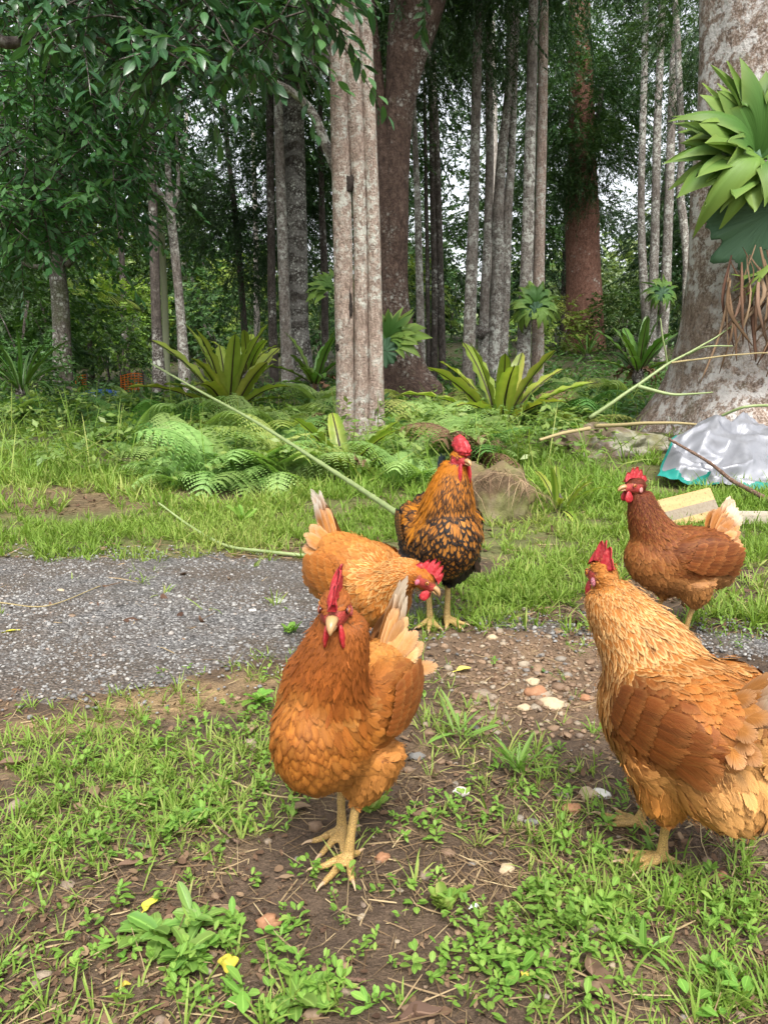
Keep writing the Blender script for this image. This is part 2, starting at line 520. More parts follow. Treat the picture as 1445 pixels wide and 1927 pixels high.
# reddish rubble between the driveway and the weeds
pp = np.stack([RNG.normal(1010, 130, 1300), RNG.normal(1265, 70, 1300)], -1)
p2 = np.stack([RNG.uniform(-60, 1500, 350), RNG.uniform(1150, 1930, 350)], -1)
g = G(*np.concatenate([pp, p2]).T)
obj("rubble", scatter_stones("rubble", g + [0, 0, .002], RNG.gamma(1.7, .0019, len(g)) + .0014, PEB, .65), PEB, kind='stuff')

# ================================================================ GRASS AND WEEDS
GRASS = leaf_mat("grass_blade", (.12, .20, .030), (.19, .29, .05), (.33, .35, .11), trans=.35, rough=.55, spec=.18, vein=0)
GRASS_FAR = leaf_mat("far_grass", (.08, .15, .028), (.13, .22, .04), (.21, .27, .06), trans=.35, rough=.5, spec=.25, vein=0)  # deeper green blades for the far ground
STRAW = leaf_mat("dead_straw", (.07, .042, .026), (.17, .11, .065), (.36, .27, .16), trans=.05, rough=.8, spec=.15, vein=0)
ZONES = [(330, 1400, 230, 110, .95), (470, 1320, 120, 110, .95), (70, 1420, 80, 70, .8), (200, 1570, 240, 90, .45), (80, 1310, 90, 26, .6), (330, 1500, 200, 80, .6),
         (640, 1880, 300, 60, .28), (860, 1420, 110, 80, .6), (980, 1430, 100, 100, .75), (820, 1270, 120, 60, .6), (1000, 1590, 130, 60, .5), (880, 1730, 150, 80, .45),
         (1100, 1700, 170, 70, .65), (1250, 1660, 120, 50, .6), (1390, 1700, 80, 120, .7), (900, 1850, 200, 70, .35), (450, 1570, 150, 80, .5), (1150, 1440, 100, 90, .5), (1370, 1860, 110, 70, .45), (700, 1610, 150, 60, .35),
         (100, 1560, 120, 50, .5), (560, 1640, 60, 40, .5), (420, 1650, 110, 50, .35), (790, 1330, 70, 60, .55), (1090, 1215, 50, 18, .7),
         (200, 1012, 280, 36, 1.2), (-40, 1030, 160, 40, 1.2), (480, 985, 150, 50, 1), (700, 960, 170, 60, 1.1), (1030, 1000, 110, 120, 1.3), (1000, 900, 120, 60, 1),
         (1110, 960, 80, 80, 1.3), (1400, 1080, 130, 130, 1.4), (1370, 1190, 120, 45, 1.2), (1050, 1090, 110, 60, .9), (950, 1110, 90, 40, .5), (1230, 1000, 90, 60, 1.2), (1500, 1100, 120, 140, 1.2),
         (60, 850, 130, 60, 1), (700, 900, 220, 50, 1), (230, 765, 110, 18, 1), (1000, 850, 150, 50, .7), (1150, 900, 120, 40, 1), (1390, 960, 80, 40, 1), (350, 900, 300, 30, .5)]
def grass(name, n, ylo, yhi, lmin, lmax, wid, mat, base=.03, k=10, seed=1, lean=.55, gain=1.0):
    px = RNG.uniform(-160, 1600, n); py = RNG.uniform(ylo, yhi, n)
    g = G(px, py)
    # the blades follow the ground itself: measured where the tuft stands
    w = blobs(np.stack([px, py], -1), ZONES) + base
    w = gain * w * np.clip(.55 + 2.4 * fbm(g * [3.4, 3.4, 0], 3, 50 + seed), .06, 1.6)
    w[drive_mask(g[:, 0], g[:, 1]) > .10] *= .04
    ok = RNG.random(n) < w
    g = g[ok]; nt = len(g)
    cnt = RNG.integers(max(2, k // 2), k + 4, nt)
    tid = np.repeat(np.arange(nt), cnt); N = len(tid)
    a = RNG.uniform(0, 2 * np.pi, N); r = RNG.random(N) ** .7
    out = np.stack([np.cos(a), np.sin(a), np.zeros(N)], -1)
    ts = RNG.uniform(.6, 1.25, nt)[tid]
    L = RNG.uniform(lmin, lmax, N) * ts
    b = g[tid] + out * (r * lmin * .45)[:, None]
    b[:, 2] = terrain(b[:, 0], b[:, 1]) - .003
    d = out * (lean * r * RNG.uniform(.5, 1.5, N))[:, None] + np.array([0, 0, 1.0]) + RNG.normal(0, .18, (N, 3)) * [1, 1, .2]
    rn = np.clip(.5 + .28 * vnoise(g * [1.7, 1.7, 0], 61)[tid] + RNG.normal(0, .2, N), 0, 1)
    V, F, U = blades(b, d, out + RNG.normal(0, .25, (N, 3)), L, wid * RNG.uniform(.6, 1.35, N), [(0, .42), (.4, .5), (.75, .34), (1, .03)], bend=RNG.uniform(.1, 1.7, N), mid=False, rnd=rn)
    obj(name, mesh(name, V, F, {'fuv': U}), mat, kind='stuff')
grass("grass", 8500, 1185, 1990, .014, .052, .0026, GRASS, .10, 8, 1, .9, .78)
grass("grass", 13500, 960, 1190, .025, .08, .0042, GRASS, .10, 9, 2, .75, 1.35)
grass("grass", 9500, 800, 965, .04, .13, .006, GRASS, .26, 9, 3, .7, 1.1)
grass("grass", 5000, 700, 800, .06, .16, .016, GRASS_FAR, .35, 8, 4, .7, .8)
# dead stalks and straw on the bare soil
def litter_straw(name, n, ylo, yhi, L, W, seed):
    px = RNG.uniform(-120, 1560, n); py = RNG.uniform(ylo, yhi, n)
    g = G(px, py)
    w = .42 + blobs(np.stack([px, py], -1), [(900, 1580, 300, 160, .9), (200, 1620, 260, 120, .8), (700, 1400, 120, 120, .6), (340, 1320, 190, 34, 1.6), (120, 1370, 130, 24, 1.2), (960, 1300, 160, 70, .8), (860, 1290, 60, 60, 1), (120, 940, 260, 26, 1.2), (560, 1040, 150, 16, 1.2)])
    w = w * (1 + fbm(g * [4, 4, 0], 3, seed)); w[drive_mask(g[:, 0], g[:, 1]) > .12] *= .22
    g = g[RNG.random(n) < w * .7]; N = len(g)
    a = RNG.uniform(0, 2 * np.pi, N)
    d = np.stack([np.cos(a), np.sin(a), RNG.normal(.02, .09, N)], -1)
    V, F, U = blades(g + [0, 0, .004], d, np.stack([RNG.normal(0, .8, N), RNG.normal(0, .8, N), np.ones(N)], -1), L * RNG.gamma(3, .33, N), W * RNG.uniform(.5, 1.6, N), [(0, .4), (.5, .5), (1, .25)], bend=RNG.normal(-.1, .35, N), mid=False, rnd=np.clip(RNG.normal(.5, .25, N), 0, 1))
    obj(name, mesh(name, V, F, {'fuv': U}), STRAW, kind='stuff')
litter_straw("straw_litter", 15000, 1180, 1980, .034, .0015, 71)
litter_straw("straw_litter", 11000, 880, 1180, .065, .003, 72)

# crumbled brown leaf scraps
FLAKE = leaf_mat("leaf_scrap", (.05, .03, .02), (.13, .08, .05), (.26, .18, .11), trans=.05, rough=.85, spec=.12, vein=0)
def scraps(n, ylo, yhi, smin, smax):
    px = RNG.uniform(-120, 1560, n); py = RNG.uniform(ylo, yhi, n)
    g = G(px, py)
    w = .55 + fbm(g * [3, 3, 0], 3, 95) * 1.6
    w[drive_mask(g[:, 0], g[:, 1]) > .12] *= .12
    g = g[RNG.random(n) < w]; N = len(g)
    a = RNG.uniform(0, 2 * np.pi, N)
    L = RNG.uniform(smin, smax, N) * RNG.uniform(.4, 1, N)
    V, F, U = blades(g + [0, 0, .004], np.stack([np.cos(a), np.sin(a), RNG.normal(0, .2, N)], -1), np.stack([RNG.normal(0, .35, N), RNG.normal(0, .35, N), np.ones(N)], -1), L, L * RNG.uniform(.25, .8, N), [(0, .2), (.35, .5), (.7, .42), (1, .1)], bend=RNG.normal(0, .9, N), fold=.25, rnd=np.clip(RNG.normal(.45, .25, N), 0, 1))
    V += RNG.normal(0, .0006, V.shape)
    obj("leaf_litter", mesh("leaf_litter", V, F, {'fuv': U}), FLAKE, kind='stuff')
scraps(9000, 1180, 1985, .006, .020)
scraps(4500, 870, 1180, .012, .045)
WEED = leaf_mat("weed_leaf", (.10, .21, .03), (.16, .30, .05), (.25, .37, .08), trans=.35, rough=.55, spec=.22, vein=.3)
OVAL = [(0, .10), (.2, .30), (.5, .5), (.8, .38), (1, .06)]
def weeds(name, zones, n, size, per=(5, 13), h=.02, mat=WEED):
    px = RNG.uniform(-100, 1540, n); py = RNG.uniform(1130, 1985, n)
    g = G(px, py)
    w = blobs(np.stack([px, py], -1), zones) * (1 + .6 * fbm(g * [5, 5, 0], 2, 81)) + .012
    w[drive_mask(g[:, 0], g[:, 1]) > .08] *= .05
    g = g[RNG.random(n) < w]; nt = len(g)
    cnt = RNG.integers(*per, nt); tid = np.repeat(np.arange(nt), cnt); N = len(tid)
    tsz = RNG.uniform(.55, 1.4, nt)[tid] * size
    a = RNG.uniform(0, 2 * np.pi, N); el = RNG.uniform(-.1, 1.1, N)
    out = np.stack([np.cos(a), np.sin(a), 0 * a], -1)
    stem = RNG.random(N) ** .8
    b = g[tid] + out * (stem * tsz * .55)[:, None] + np.stack([0 * a, 0 * a, .002 + RNG.random(N) * h * tsz / size], -1)
    d = out * np.cos(el)[:, None] + np.array([0, 0, 1]) * np.sin(el)[:, None]
    V, F, U = blades(b, d, np.array([[0, 0, 1.0]]) + RNG.normal(0, .15, (N, 3)) + out * -.3, tsz * RNG.uniform(.7, 1.3, N), tsz * RNG.uniform(.45, .75, N), OVAL, bend=RNG.uniform(-.9, .1, N), fold=.22, rnd=np.clip(RNG.normal(.5, .22, N) , 0, 1))
    obj(name, mesh(name, V, F, {'fuv': U}), mat, kind='stuff')
WZ = [(350, 1520, 240, 90, .55), (420, 1400, 150, 70, .6), (230, 1590, 160, 60, .4), (1010, 1780, 190, 70, 1.0), (1080, 1720, 120, 60, .8), (880, 1800, 100, 80, .5), (480, 1830, 200, 80, .35), (800, 1560, 120, 60, .15), (600, 1700, 90, 60, .2), (1330, 1760, 120, 80, .25), (1140, 1590, 100, 60, .25), (960, 1500, 120, 60, .3), (590, 1900, 160, 40, .5), (1050, 1900, 200, 40, .25), (250, 1450, 160, 60, .4), (1400, 1130, 90, 90, .5), (1320, 1000, 60, 40, .8), (100, 1750, 200, 200, .16), (700, 1750, 200, 120, .16)]
weeds("weeds", WZ, 4200, .0098)
weeds("weeds", [(370, 1760, 160, 80, .35), (1000, 1800, 160, 60, .4), (640, 1900, 200, 40, .3), (1360, 1880, 100, 50, .3), (300, 1560, 120, 60, .2)], 500, .017, (4, 9), .02)
# ================================================================ FOREST
BARK_PINK = bark_mat("bark_pinkish", (.34, .255, .205), (.14, .10, .08), (.50, .42, .36), lich=.6, blotch=20, sc=1.7, vs=.4, bump=1.0, spots=30)
BARK_GREY = bark_mat("bark_grey_lichen", (.20, .17, .145), (.055, .045, .04), (.33, .31, .28), lich=.65, blotch=15, spots=22, bump=.9)
BARK_DARK = bark_mat("bark_dark", (.085, .07, .06), (.028, .023, .02), (.16, .14, .12), lich=.35, bands=0)
BARK_BAND = bark_mat("bark_dark_ringed", (.07, .06, .05), (.022, .02, .018), (.20, .19, .175), lich=.6, bands=1.2, spots=20)
BARK_RED = bark_mat("bark_red", (.20, .10, .07), (.07, .034, .026), (.32, .18, .13), lich=.12)
BARK_FIG = bark_mat("bark_fig", (.095, .060, .046), (.034, .023, .018), (.165, .115, .09), lich=.35, moss=.1, spots=16, bump=1.0)
BARK_BIG = bark_mat("bark_big", (.26, .19, .145), (.10, .07, .052), (.38, .30, .24), lichen=(.62, .60, .57), lich=.62, sc=1.2, moss=.05, bump=1.0, blotch=8, regs=.75, fat=.41, zb=1.0)
BARK_MOSS = bark_mat("bark_mossy", (.13, .11, .09), (.04, .034, .028), (.22, .2, .17), lich=.5, moss=.45)
BARK_PALE = bark_mat("bark_pale", (.36, .33, .29), (.18, .16, .14), (.5, .47, .43), lich=.2)

def trunk_mesh(path, d, top=None, n=14, seed=0, rough=.06, below=.35, lobes=0, lobe_amp=0, y_off=0.0):
    """path: (px, py, width in photograph pixels) from base to top, standing at distance d"""
    pts = [P(a, b, d) for a, b, _ in path]
    rad = [w * M(a, b, d) / 2 for a, b, w in path]
    pts = np.array(pts); rad = np.array(rad)
    if top is not None and top > pts[-1][2] + .2:
        dv = (pts[-1] - pts[-2]) / (pts[-1][2] - pts[-2][2])
        ext = np.array([pts[-1] + dv * (top - pts[-1][2]) * f for f in (.33, .66, 1)])
        pts = np.concatenate([pts, ext]); rad = np.concatenate([rad, rad[-1] * np.array([.9, .75, .5])])
    pts = np.concatenate([[pts[0] - [0, 0, below]], pts]); rad = np.concatenate([[rad[0] * 1.06], rad])
    pts[:, 1] += y_off
    k = max(18, int(len(pts) * 6))
    q = smooth_path(np.concatenate([pts, rad[:, None]], 1), k)
    V, F = tube(q[:, :3], np.maximum(q[:, 3], .004), n, up=(0, 1, 0.02))
    m = k * n
    c = np.repeat(q[:, :3], n, 0); rr = np.repeat(q[:, 3], n)
    o = V[:m] - c; u = nrmz(o)
    nz = fbm(np.concatenate([u[:, :2] * 1.3, c[:, 2:] * .9], 1) + seed * 9.7, 3, seed + 90)
    s = 1 + rough * nz * 2
    if lobes:
        a = np.arctan2(u[:, 1], u[:, 0])
        base_f = np.clip(1 - (c[:, 2] - pts[1][2]) / lobe_amp[1], 0, 1) ** 1.5
        s = s + (np.cos(a * lobes + seed + .6 * np.sin(c[:, 2] * 2)) * .5 + vnoise(np.stack([u[:, 0] * 2.2, u[:, 1] * 2.2, c[:, 2]], -1), 7) * .6) * (lobe_amp[0] * base_f + .035)
    V[:m] = c + o * s[:, None]
    return mesh("trunk", V, F)

# ---- foliage
def sprays(org, dirs, L, nl, leafL, leafW, droop=.5, rows=((0, .08), (.45, .5), (1, .04)), mid=False, twist=.35, fold=0., rndc=None, spread=.95):
    """leafy twigs: nl leaves alternate along each of len(org) curved twigs"""
    N = len(org)
    dirs = nrmz(dirs); L = np.broadcast_to(L, N)
    side = nrmz(np.cross(dirs, [0, 0, 1.0]) + 1e-6)
    t = (np.arange(nl) + .6) / nl
    pts = org[:, None] + dirs[:, None] * (t[None, :, None] * L[:, None, None]) - np.array([0, 0, 1.]) * (droop * (t ** 2)[None, :, None] * L[:, None, None] * .5)
    sg = np.where(np.arange(nl) % 2, 1, -1)[None, :, None]
    d = side[:, None] * sg * spread + dirs[:, None] * .75 + RNG.normal(0, twist, (N, nl, 3)) - np.array([0, 0, 1.]) * droop * .7
    nr = np.array([0, 0, 1.]) + RNG.normal(0, .38, (N, nl, 3))
    sz = RNG.uniform(.7, 1.25, (N, nl))
    if rndc is None: rndc = RNG.uniform(.15, .85, N)
    rn = np.clip(rndc[:, None] + RNG.normal(0, .13, (N, nl)), 0, 1)
    return blades(pts.reshape(-1, 3), d.reshape(-1, 3), nr.reshape(-1, 3), (sz * leafL).ravel(), (sz * leafW).ravel(), rows, bend=RNG.uniform(-.7, .1, N * nl), mid=mid, fold=fold, rnd=rn.ravel())
LEAF_DARK = leaf_mat("leaf_dark", (.022, .055, .020), (.042, .092, .032), (.07, .135, .042), trans=.32)
LEAF_MID = leaf_mat("leaf_mid", (.028, .065, .017), (.05, .115, .028), (.09, .17, .045), trans=.32)
LEAF_LIGHT = leaf_mat("leaf_light", (.085, .17, .04), (.15, .26, .06), (.26, .35, .10), trans=.35)
LEAF_YEL = leaf_mat("leaf_yellow_green", (.11, .185, .035), (.185, .275, .055), (.32, .37, .09), trans=.35)
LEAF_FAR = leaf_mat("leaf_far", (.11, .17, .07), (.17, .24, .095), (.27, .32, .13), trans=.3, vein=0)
LEAF_SUN = leaf_mat("leaf_open", (.034, .092, .030), (.062, .15, .05), (.115, .22, .066), trans=.32, rough=.4)
LEAF_GLOSS = leaf_mat("leaf_glossy", (.018, .056, .022), (.036, .10, .036), (.095, .20, .062), trans=.22, rough=.3, spec=.5, vein=.35)

def crown_mesh(seed, rad, nsp, nl, leafL, leafW, spL, droop, hollow=.35, gap=-.05):
    g = np.random.default_rng(seed)
    o = g.normal(0, 1, (nsp * 4, 3)); o = nrmz(o) * (hollow + (1 - hollow) * g.random((nsp * 4, 1)) ** .6)
    keep = fbm(o * 2.1 + seed * 3.3, 3, seed) > gap
    o = o[keep][:nsp]
    lump = 1 + .35 * vnoise(nrmz(o) * 2.3 + seed, seed + 5)[:, None]
    pos = o * lump * np.array(rad)
    d = nrmz(o) * [1, 1, .45] + g.normal(0, .45, o.shape) + [0, 0, -.12 * droop]
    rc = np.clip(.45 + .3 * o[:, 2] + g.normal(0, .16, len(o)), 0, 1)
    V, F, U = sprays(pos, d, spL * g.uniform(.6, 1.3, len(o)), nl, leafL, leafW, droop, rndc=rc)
    return mesh("crown", V, F, {'fuv': U})
CR = {
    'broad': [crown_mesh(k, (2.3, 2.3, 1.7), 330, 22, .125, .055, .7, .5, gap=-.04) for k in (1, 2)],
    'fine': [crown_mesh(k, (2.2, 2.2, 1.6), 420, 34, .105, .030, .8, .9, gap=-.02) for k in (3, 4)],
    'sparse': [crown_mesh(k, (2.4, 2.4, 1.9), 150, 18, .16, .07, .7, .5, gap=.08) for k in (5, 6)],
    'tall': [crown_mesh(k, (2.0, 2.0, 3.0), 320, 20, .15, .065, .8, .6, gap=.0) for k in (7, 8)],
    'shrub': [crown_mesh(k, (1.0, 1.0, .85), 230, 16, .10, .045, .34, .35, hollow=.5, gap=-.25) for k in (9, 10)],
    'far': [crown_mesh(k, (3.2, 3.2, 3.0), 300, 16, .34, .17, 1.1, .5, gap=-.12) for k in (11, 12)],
}
_mc = {}
def crown(style, mat, loc, sc=1.0, rz=None, parent=None, sz=1.0, k=None):
    i = random.randrange(len(CR[style])) if k is None else k
    key = (style, i, mat.name)
    if key not in _mc:
        me = CR[style][i]
        if len(me.materials): me = me.copy()
        me.materials.append(mat); _mc[key] = me
    o = bpy.data.objects.new("crown", _mc[key]); COL.objects.link(o)
    o.location = loc; o.scale = (sc, sc, sc * sz); o.rotation_euler = (random.uniform(-.2, .2), random.uniform(-.2, .2), random.uniform(0, 6.28) if rz is None else rz)
    o.parent = parent
    return o
def limb(pts, r0, r1, mat, parent, name="limb", k=None, n=8, seed=1):
    pts = np.array(pts, float)
    q = smooth_path(pts, k or len(pts) * 5)
    q[1:-1] += np.stack([vnoise(q[1:-1] * 2.3 + 5 * j + seed, 3) for j in range(3)], -1) * r0 * .8
    V, F = tube(q, np.linspace(r0, r1, len(q)), n, up=(.13, .7, .3))
    return obj(name, mesh(name, V, F), mat, parent)

def tree(name, label, d, stems, mat, crowns=(), top=7.5, group=None, n=12, rough=.06, **kw):
    """stems: lists of (px, py, w). the thing stands where its first stem meets the ground"""
    t = thing(name, label, "tree", (0, 0, 0), 0, group)
    for k, st in enumerate(stems):
        tp = top if not isinstance(top, (list, tuple)) else top[k]
        obj("trunk", trunk_mesh(st, d, tp, n, seed=len(bpy.data.objects) % 37 + k, rough=rough, **kw), mat, t)
    for (px, py, dd, sc, style, m) in crowns:
        crown(style, m, P(px, py, dd), sc, parent=t)
    return t
D, MI, LI, YE, FA = LEAF_DARK, LEAF_MID, LEAF_LIGHT, LEAF_YEL, LEAF_FAR
# trees standing in the photograph, from its left to its right
t1 = tree("mossy_tree", "mossy dark trunk at the left behind the grass, with broad leafy crown", 12.5, [[(122, 756, 52), (120, 720, 38), (117, 640, 33), (113, 560, 31), (104, 450, 28), (98, 330, 26), (95, 200, 23), (94, 120, 20)]], BARK_MOSS,
     [(90, 230, 12.5, .85, 'broad', MI), (200, 300, 12.2, .62, 'broad', MI), (-20, 330, 12.2, .7, 'broad', MI), (150, 60, 12.5, .6, 'broad', MI)], top=5.6, n=18)
limb([P(128, 500, 12.5), P(150, 470, 12.3), P(168, 400, 12.2), P(240, 350, 12.0)], .05, .02, BARK_MOSS, t1)
limb([P(104, 480, 12.5), P(80, 505, 12.3), P(40, 490, 12.3), P(0, 430, 12.2)], .05, .02, BARK_MOSS, t1)
t2 = tree("slim_tree", "slim dark trunk just left of the green timber pole", 11, [[(300, 722, 27), (296, 640, 20), (291, 480, 18), (285, 300, 16), (281, 200, 15), (278, 40, 13)]], BARK_DARK, [(270, 20, 11, .55, 'sparse', D)], top=5.8)
t3 = tree("forked_tree", "lichen spotted slim tree with trunk forked halfway up, right of the green pole", 11.4, [[(347, 702, 22), (341, 600, 18), (329, 470, 17), (321, 395, 16), (316, 300, 11), (312, 200, 10), (309, 90, 9)]], BARK_GREY, [(330, 120, 11.4, .5, 'sparse', D), (250, 190, 11.3, .45, 'sparse', D)], top=4.6)
limb([P(321, 398, 11.4), P(290, 352, 11.3), P(272, 290, 11.3), P(262, 220, 11.2)], .045, .02, BARK_GREY, t3)
limb([P(324, 396, 11.4), P(337, 340, 11.4), P(332, 240, 11.4)], .04, .018, BARK_GREY, t3)
t4 = tree("pale_gum_tree", "pale bare forked trunk far back between the slim trees", 30, [[(344, 640, 17), (344, 480, 16), (343, 390, 16), (345, 350, 12)]], BARK_PALE, [(370, 330, 30, .7, 'sparse', LI)], top=10)
limb([P(344, 385, 30), P(362, 360, 30), P(378, 338, 30)], .12, .05, BARK_PALE, t4)
dark_crowns = [(430, 470, 15, .62, 'fine', D), (545, 470, 15.2, .5, 'fine', D), (500, 370, 15, .62, 'fine', D), (410, 390, 15.3, .42, 'fine', D), (470, 250, 15, .75, 'fine', D), (590, 330, 15.3, .6, 'fine', D), (590, 170, 15.3, .7, 'fine', D)]
tree("feathery_tree", "dark feathery needle tree with low boughs left of the big trunks", 15, [[(463, 664, 13), (456, 560, 12), (446, 430, 11), (431, 300, 10), (420, 180, 9)]], BARK_DARK, dark_crowns, top=7)
tree("slim_tree", "thin pale grey trunk right of the feathery tree, far back", 18, [[(484, 640, 12), (483, 500, 12), (480, 380, 10)]], BARK_PALE, [(480, 200, 18, .6, 'sparse', D)], top=7)
tree("slim_tree", "thin black trunk left of the speckled trunk and the ringed trunk", 13, [[(516, 692, 17), (512, 560, 16), (510, 420, 15), (508, 200, 14)]], BARK_DARK, [(505, 60, 13, .6, 'fine', D)], top=7)
tree("speckled_tree", "grey speckled slim trunk leaning against the dark ringed trunk", 12, [[(541, 684, 24), (535, 560, 21), (530, 400, 20), (525, 250, 18), (520, 60, 16)]], BARK_GREY, [(540, 0, 12, .5, 'broad', D)], top=7)
tree("ringed_tree", "thick dark ringed trunk left of the three-stemmed tree", 12.4, [[(564, 674, 50), (560, 620, 44), (559, 560, 42), (556, 400, 41), (552, 200, 40), (548, 0, 37)]], BARK_BAND, [(560, -60, 12.4, .7, 'broad', D)], top=8, n=20)
tree("slim_tree", "thin dark trunk between the ringed trunk and the three-stemmed tree", 14, [[(612, 650, 14), (610, 500, 14), (606, 400, 12), (604, 300, 11)]], BARK_DARK, [(620, 240, 14, .6, 'broad', D)], top=6)
t10 = tree("three_stemmed_tree", "three straight grey-pink stems fused at the base in the middle", 6.0, [
    [(650, 836, 38), (649, 700, 34), (647, 560, 36), (644, 400, 36), (638, 200, 34), (634, 0, 29)],
    [(681, 838, 30), (680, 700, 27), (679, 560, 26), (677, 400, 26), (668, 200, 31), (660, 0, 30)],
    [(708, 836, 34), (707, 700, 29), (705, 560, 27), (702, 400, 26), (694, 200, 25), (687, 0, 23)]], BARK_PINK, [(660, -700, 6.0, .8, 'sparse', D)], top=[6.5, 6.5, 6.5], n=20, rough=.05)
limb([P(640, 345, 6.25), P(612, 280, 6.3), P(585, 215, 6.3), P(540, 170, 6.25), (P(450, 138, 6.1))], .045, .022, BARK_GREY, t10, n=10)
SCAR = Mat("charred_bark"); _n = SCAR.noise(SCAR.coord(), 40, 5, .7); SCAR = SCAR.pbr(SCAR.mix(_n.outputs[0], (.006, .006, .007), (.07, .055, .045)), .9, .1, normal=SCAR.bump(_n.outputs[0], 1.0, .02))
for (px, py, hh) in ((654, 575, .13), (657, 345, .06), (641, 655, .04)):
    V, F = rock_shape(px % 9, 22, 18, .35)
    V = V + nrmz(V) * fbm(V * 4, 3, 5)[:, None] * .3
    obj("burn_scar", mesh("burn_scar", V * [.034, .010, hh] + P(px, py, 5.952), F), SCAR, t10)
# the fig behind it
t11 = tree("fig_tree", "huge brown fig trunk with flared base behind the three-stemmed tree", 9.3, [
    [(764, 752, 160), (756, 700, 104), (748, 640, 76), (742, 580, 60), (740, 500, 54), (742, 400, 50), (746, 300, 50), (751, 223, 54), (763, 120, 72), (776, 50, 90), (790, -20, 104), (806, -150, 112)],
    [(736, 640, 46), (735, 540, 40), (733, 450, 38), (728, 330, 34), (720, 250, 30), (712, 180, 26), (704, 90, 22)]], BARK_FIG, [(740, -520, 9.3, 1.0, 'sparse', D), (860, -230, 9.6, .8, 'fine', D), (590, -200, 9.5, .8, 'fine', D)], top=[8, 5], n=28, rough=.07, lobes=7, lobe_amp=(.16, 1.1))
limb([P(612, 130, 9.2), P(604, 40, 9.2), P(590, -60, 9.2), P(560, -200, 9.2)], .17, .12, BARK_DARK, t11, n=12)
tree("slim_tree", "thin lichen-spotted trunk right of the fig tree's trunk", 12, [[(792, 684, 17), (790, 560, 15), (786, 400, 13), (780, 250, 11)]], BARK_GREY, [(775, 60, 12, .55, 'fine', D)], top=6.5)
tree("twin_trunk_tree", "pair of thin dark trunks in front of the bright gap", 14, [[(817, 684, 14), (818, 560, 13), (815, 400, 12), (812, 200, 11)], [(832, 684, 14), (829, 540, 13), (825, 400, 13), (820, 250, 12)], [(806, 680, 9), (804, 500, 8), (802, 380, 7)]], BARK_DARK, [(815, 90, 14, .62, 'fine', D)], top=7)
tree("pale_slim_tree", "slim pale lichen-mottled trunk left of the twisted trunks", 11, [[(881, 740, 26), (884, 600, 23), (889, 450, 21), (893, 300, 19), (898, 100, 18), (900, 0, 16)]], BARK_GREY, [(905, -160, 11, .7, 'fine', D)], top=8, n=14)
tree("twisted_tree", "clump of twisted grey trunks with dark burl low down", 12.4, [
    [(908, 708, 22), (912, 560, 18), (918, 420, 16), (921, 300, 15), (920, 150, 13)],
    [(926, 710, 27), (930, 640, 25), (934, 560, 24), (938, 480, 24), (937, 400, 22), (945, 280, 19), (956, 180, 17), (960, 60, 14)],
    [(942, 704, 25), (949, 600, 19), (951, 540, 18), (955, 400, 17), (962, 300, 15), (966, 190, 13)]], BARK_GREY, [(935, 30, 12.4, .55, 'fine', D)], top=7, n=14)
V, F = rock_shape(5, 14, 10, .5)
obj("burl", mesh("burl", V * [.11, .08, .10] + P(905, 626, 12.25), F), BARK_DARK, bpy.data.objects["twisted_tree"])
tree("white_trunk_tree", "smooth white trunk glimpsed behind the twisted trunks", 17.5, [[(931, 660, 17), (929, 420, 16), (928, 240, 15)]], BARK_PALE, [(930, 20, 17.5, .6, 'fine', D)], top=8)
tree("spotted_pole_tree", "left one of two close slim trunks, with nest fern fixed between them", 10.3, [[(982, 744, 28), (987, 600, 25), (992, 450, 23), (998, 250, 21), (1003, 0, 18)]], BARK_GREY, [(1005, -180, 10.3, .65, 'fine', D)], top=8, n=14)
tree("spotted_pole_tree", "right one of two close slim trunks, browner than its neighbour", 10.5, [[(1010, 734, 25), (1012, 600, 22), (1015, 450, 20), (1020, 200, 19), (1023, 0, 16)]], BARK_PINK, [(1040, -150, 10.5, .6, 'fine', D)], top=8, n=14)
tree("red_bark_tree", "thick red-barked trunk standing far back among dark foliage", 20, [[(1098, 674, 90), (1098, 640, 76), (1098, 560, 68), (1096, 460, 64), (1095, 360, 58), (1094, 250, 50), (1092, 100, 44), (1090, 0, 40)]], BARK_RED, [(1085, 190, 18.8, .55, 'broad', D), (1110, 290, 18.6, .42, 'broad', D), (1090, 210, 19.5, .7, 'fine', D), (1040, 330, 19.2, .36, 'fine', D), (1130, 330, 19, .55, 'fine', D), (1100, 60, 20, .9, 'fine', D)], top=12, n=22, rough=.05)
for lab, st in (("leftmost of three tall slender grey poles beside the big right trunk", [(1220, 645, 19), (1212, 560, 16), (1206, 420, 14), (1207, 300, 13), (1212, 120, 13), (1214, 0, 12)]),
                ("middle one of three tall slender grey poles beside the big right trunk", [(1223, 648, 21), (1228, 560, 18), (1232, 420, 16), (1236, 250, 15), (1242, 100, 14), (1245, 0, 13)]),
                ("rightmost of three tall slender grey poles, with small staghorn fern on it", [(1244, 648, 21), (1251, 560, 19), (1257, 400, 17), (1262, 250, 16), (1268, 100, 15), (1272, 0, 14)])):
    tree("pole_tree", lab, 16 + random.random() * .3, [st], BARK_GREY, [(st[-1][0], -130, 16, .6, 'fine', D)], top=11, group="tall slender trunks at the right")
tree("crooked_tree", "thin crooked lichen trunk partly hidden by the big right trunk", 14, [[(1288, 640, 15), (1291, 500, 14), (1285, 420, 16), (1278, 350, 14), (1282, 280, 12), (1275, 100, 12)]], BARK_GREY, [(1290, 60, 14, .6, 'fine', D)], top=7)
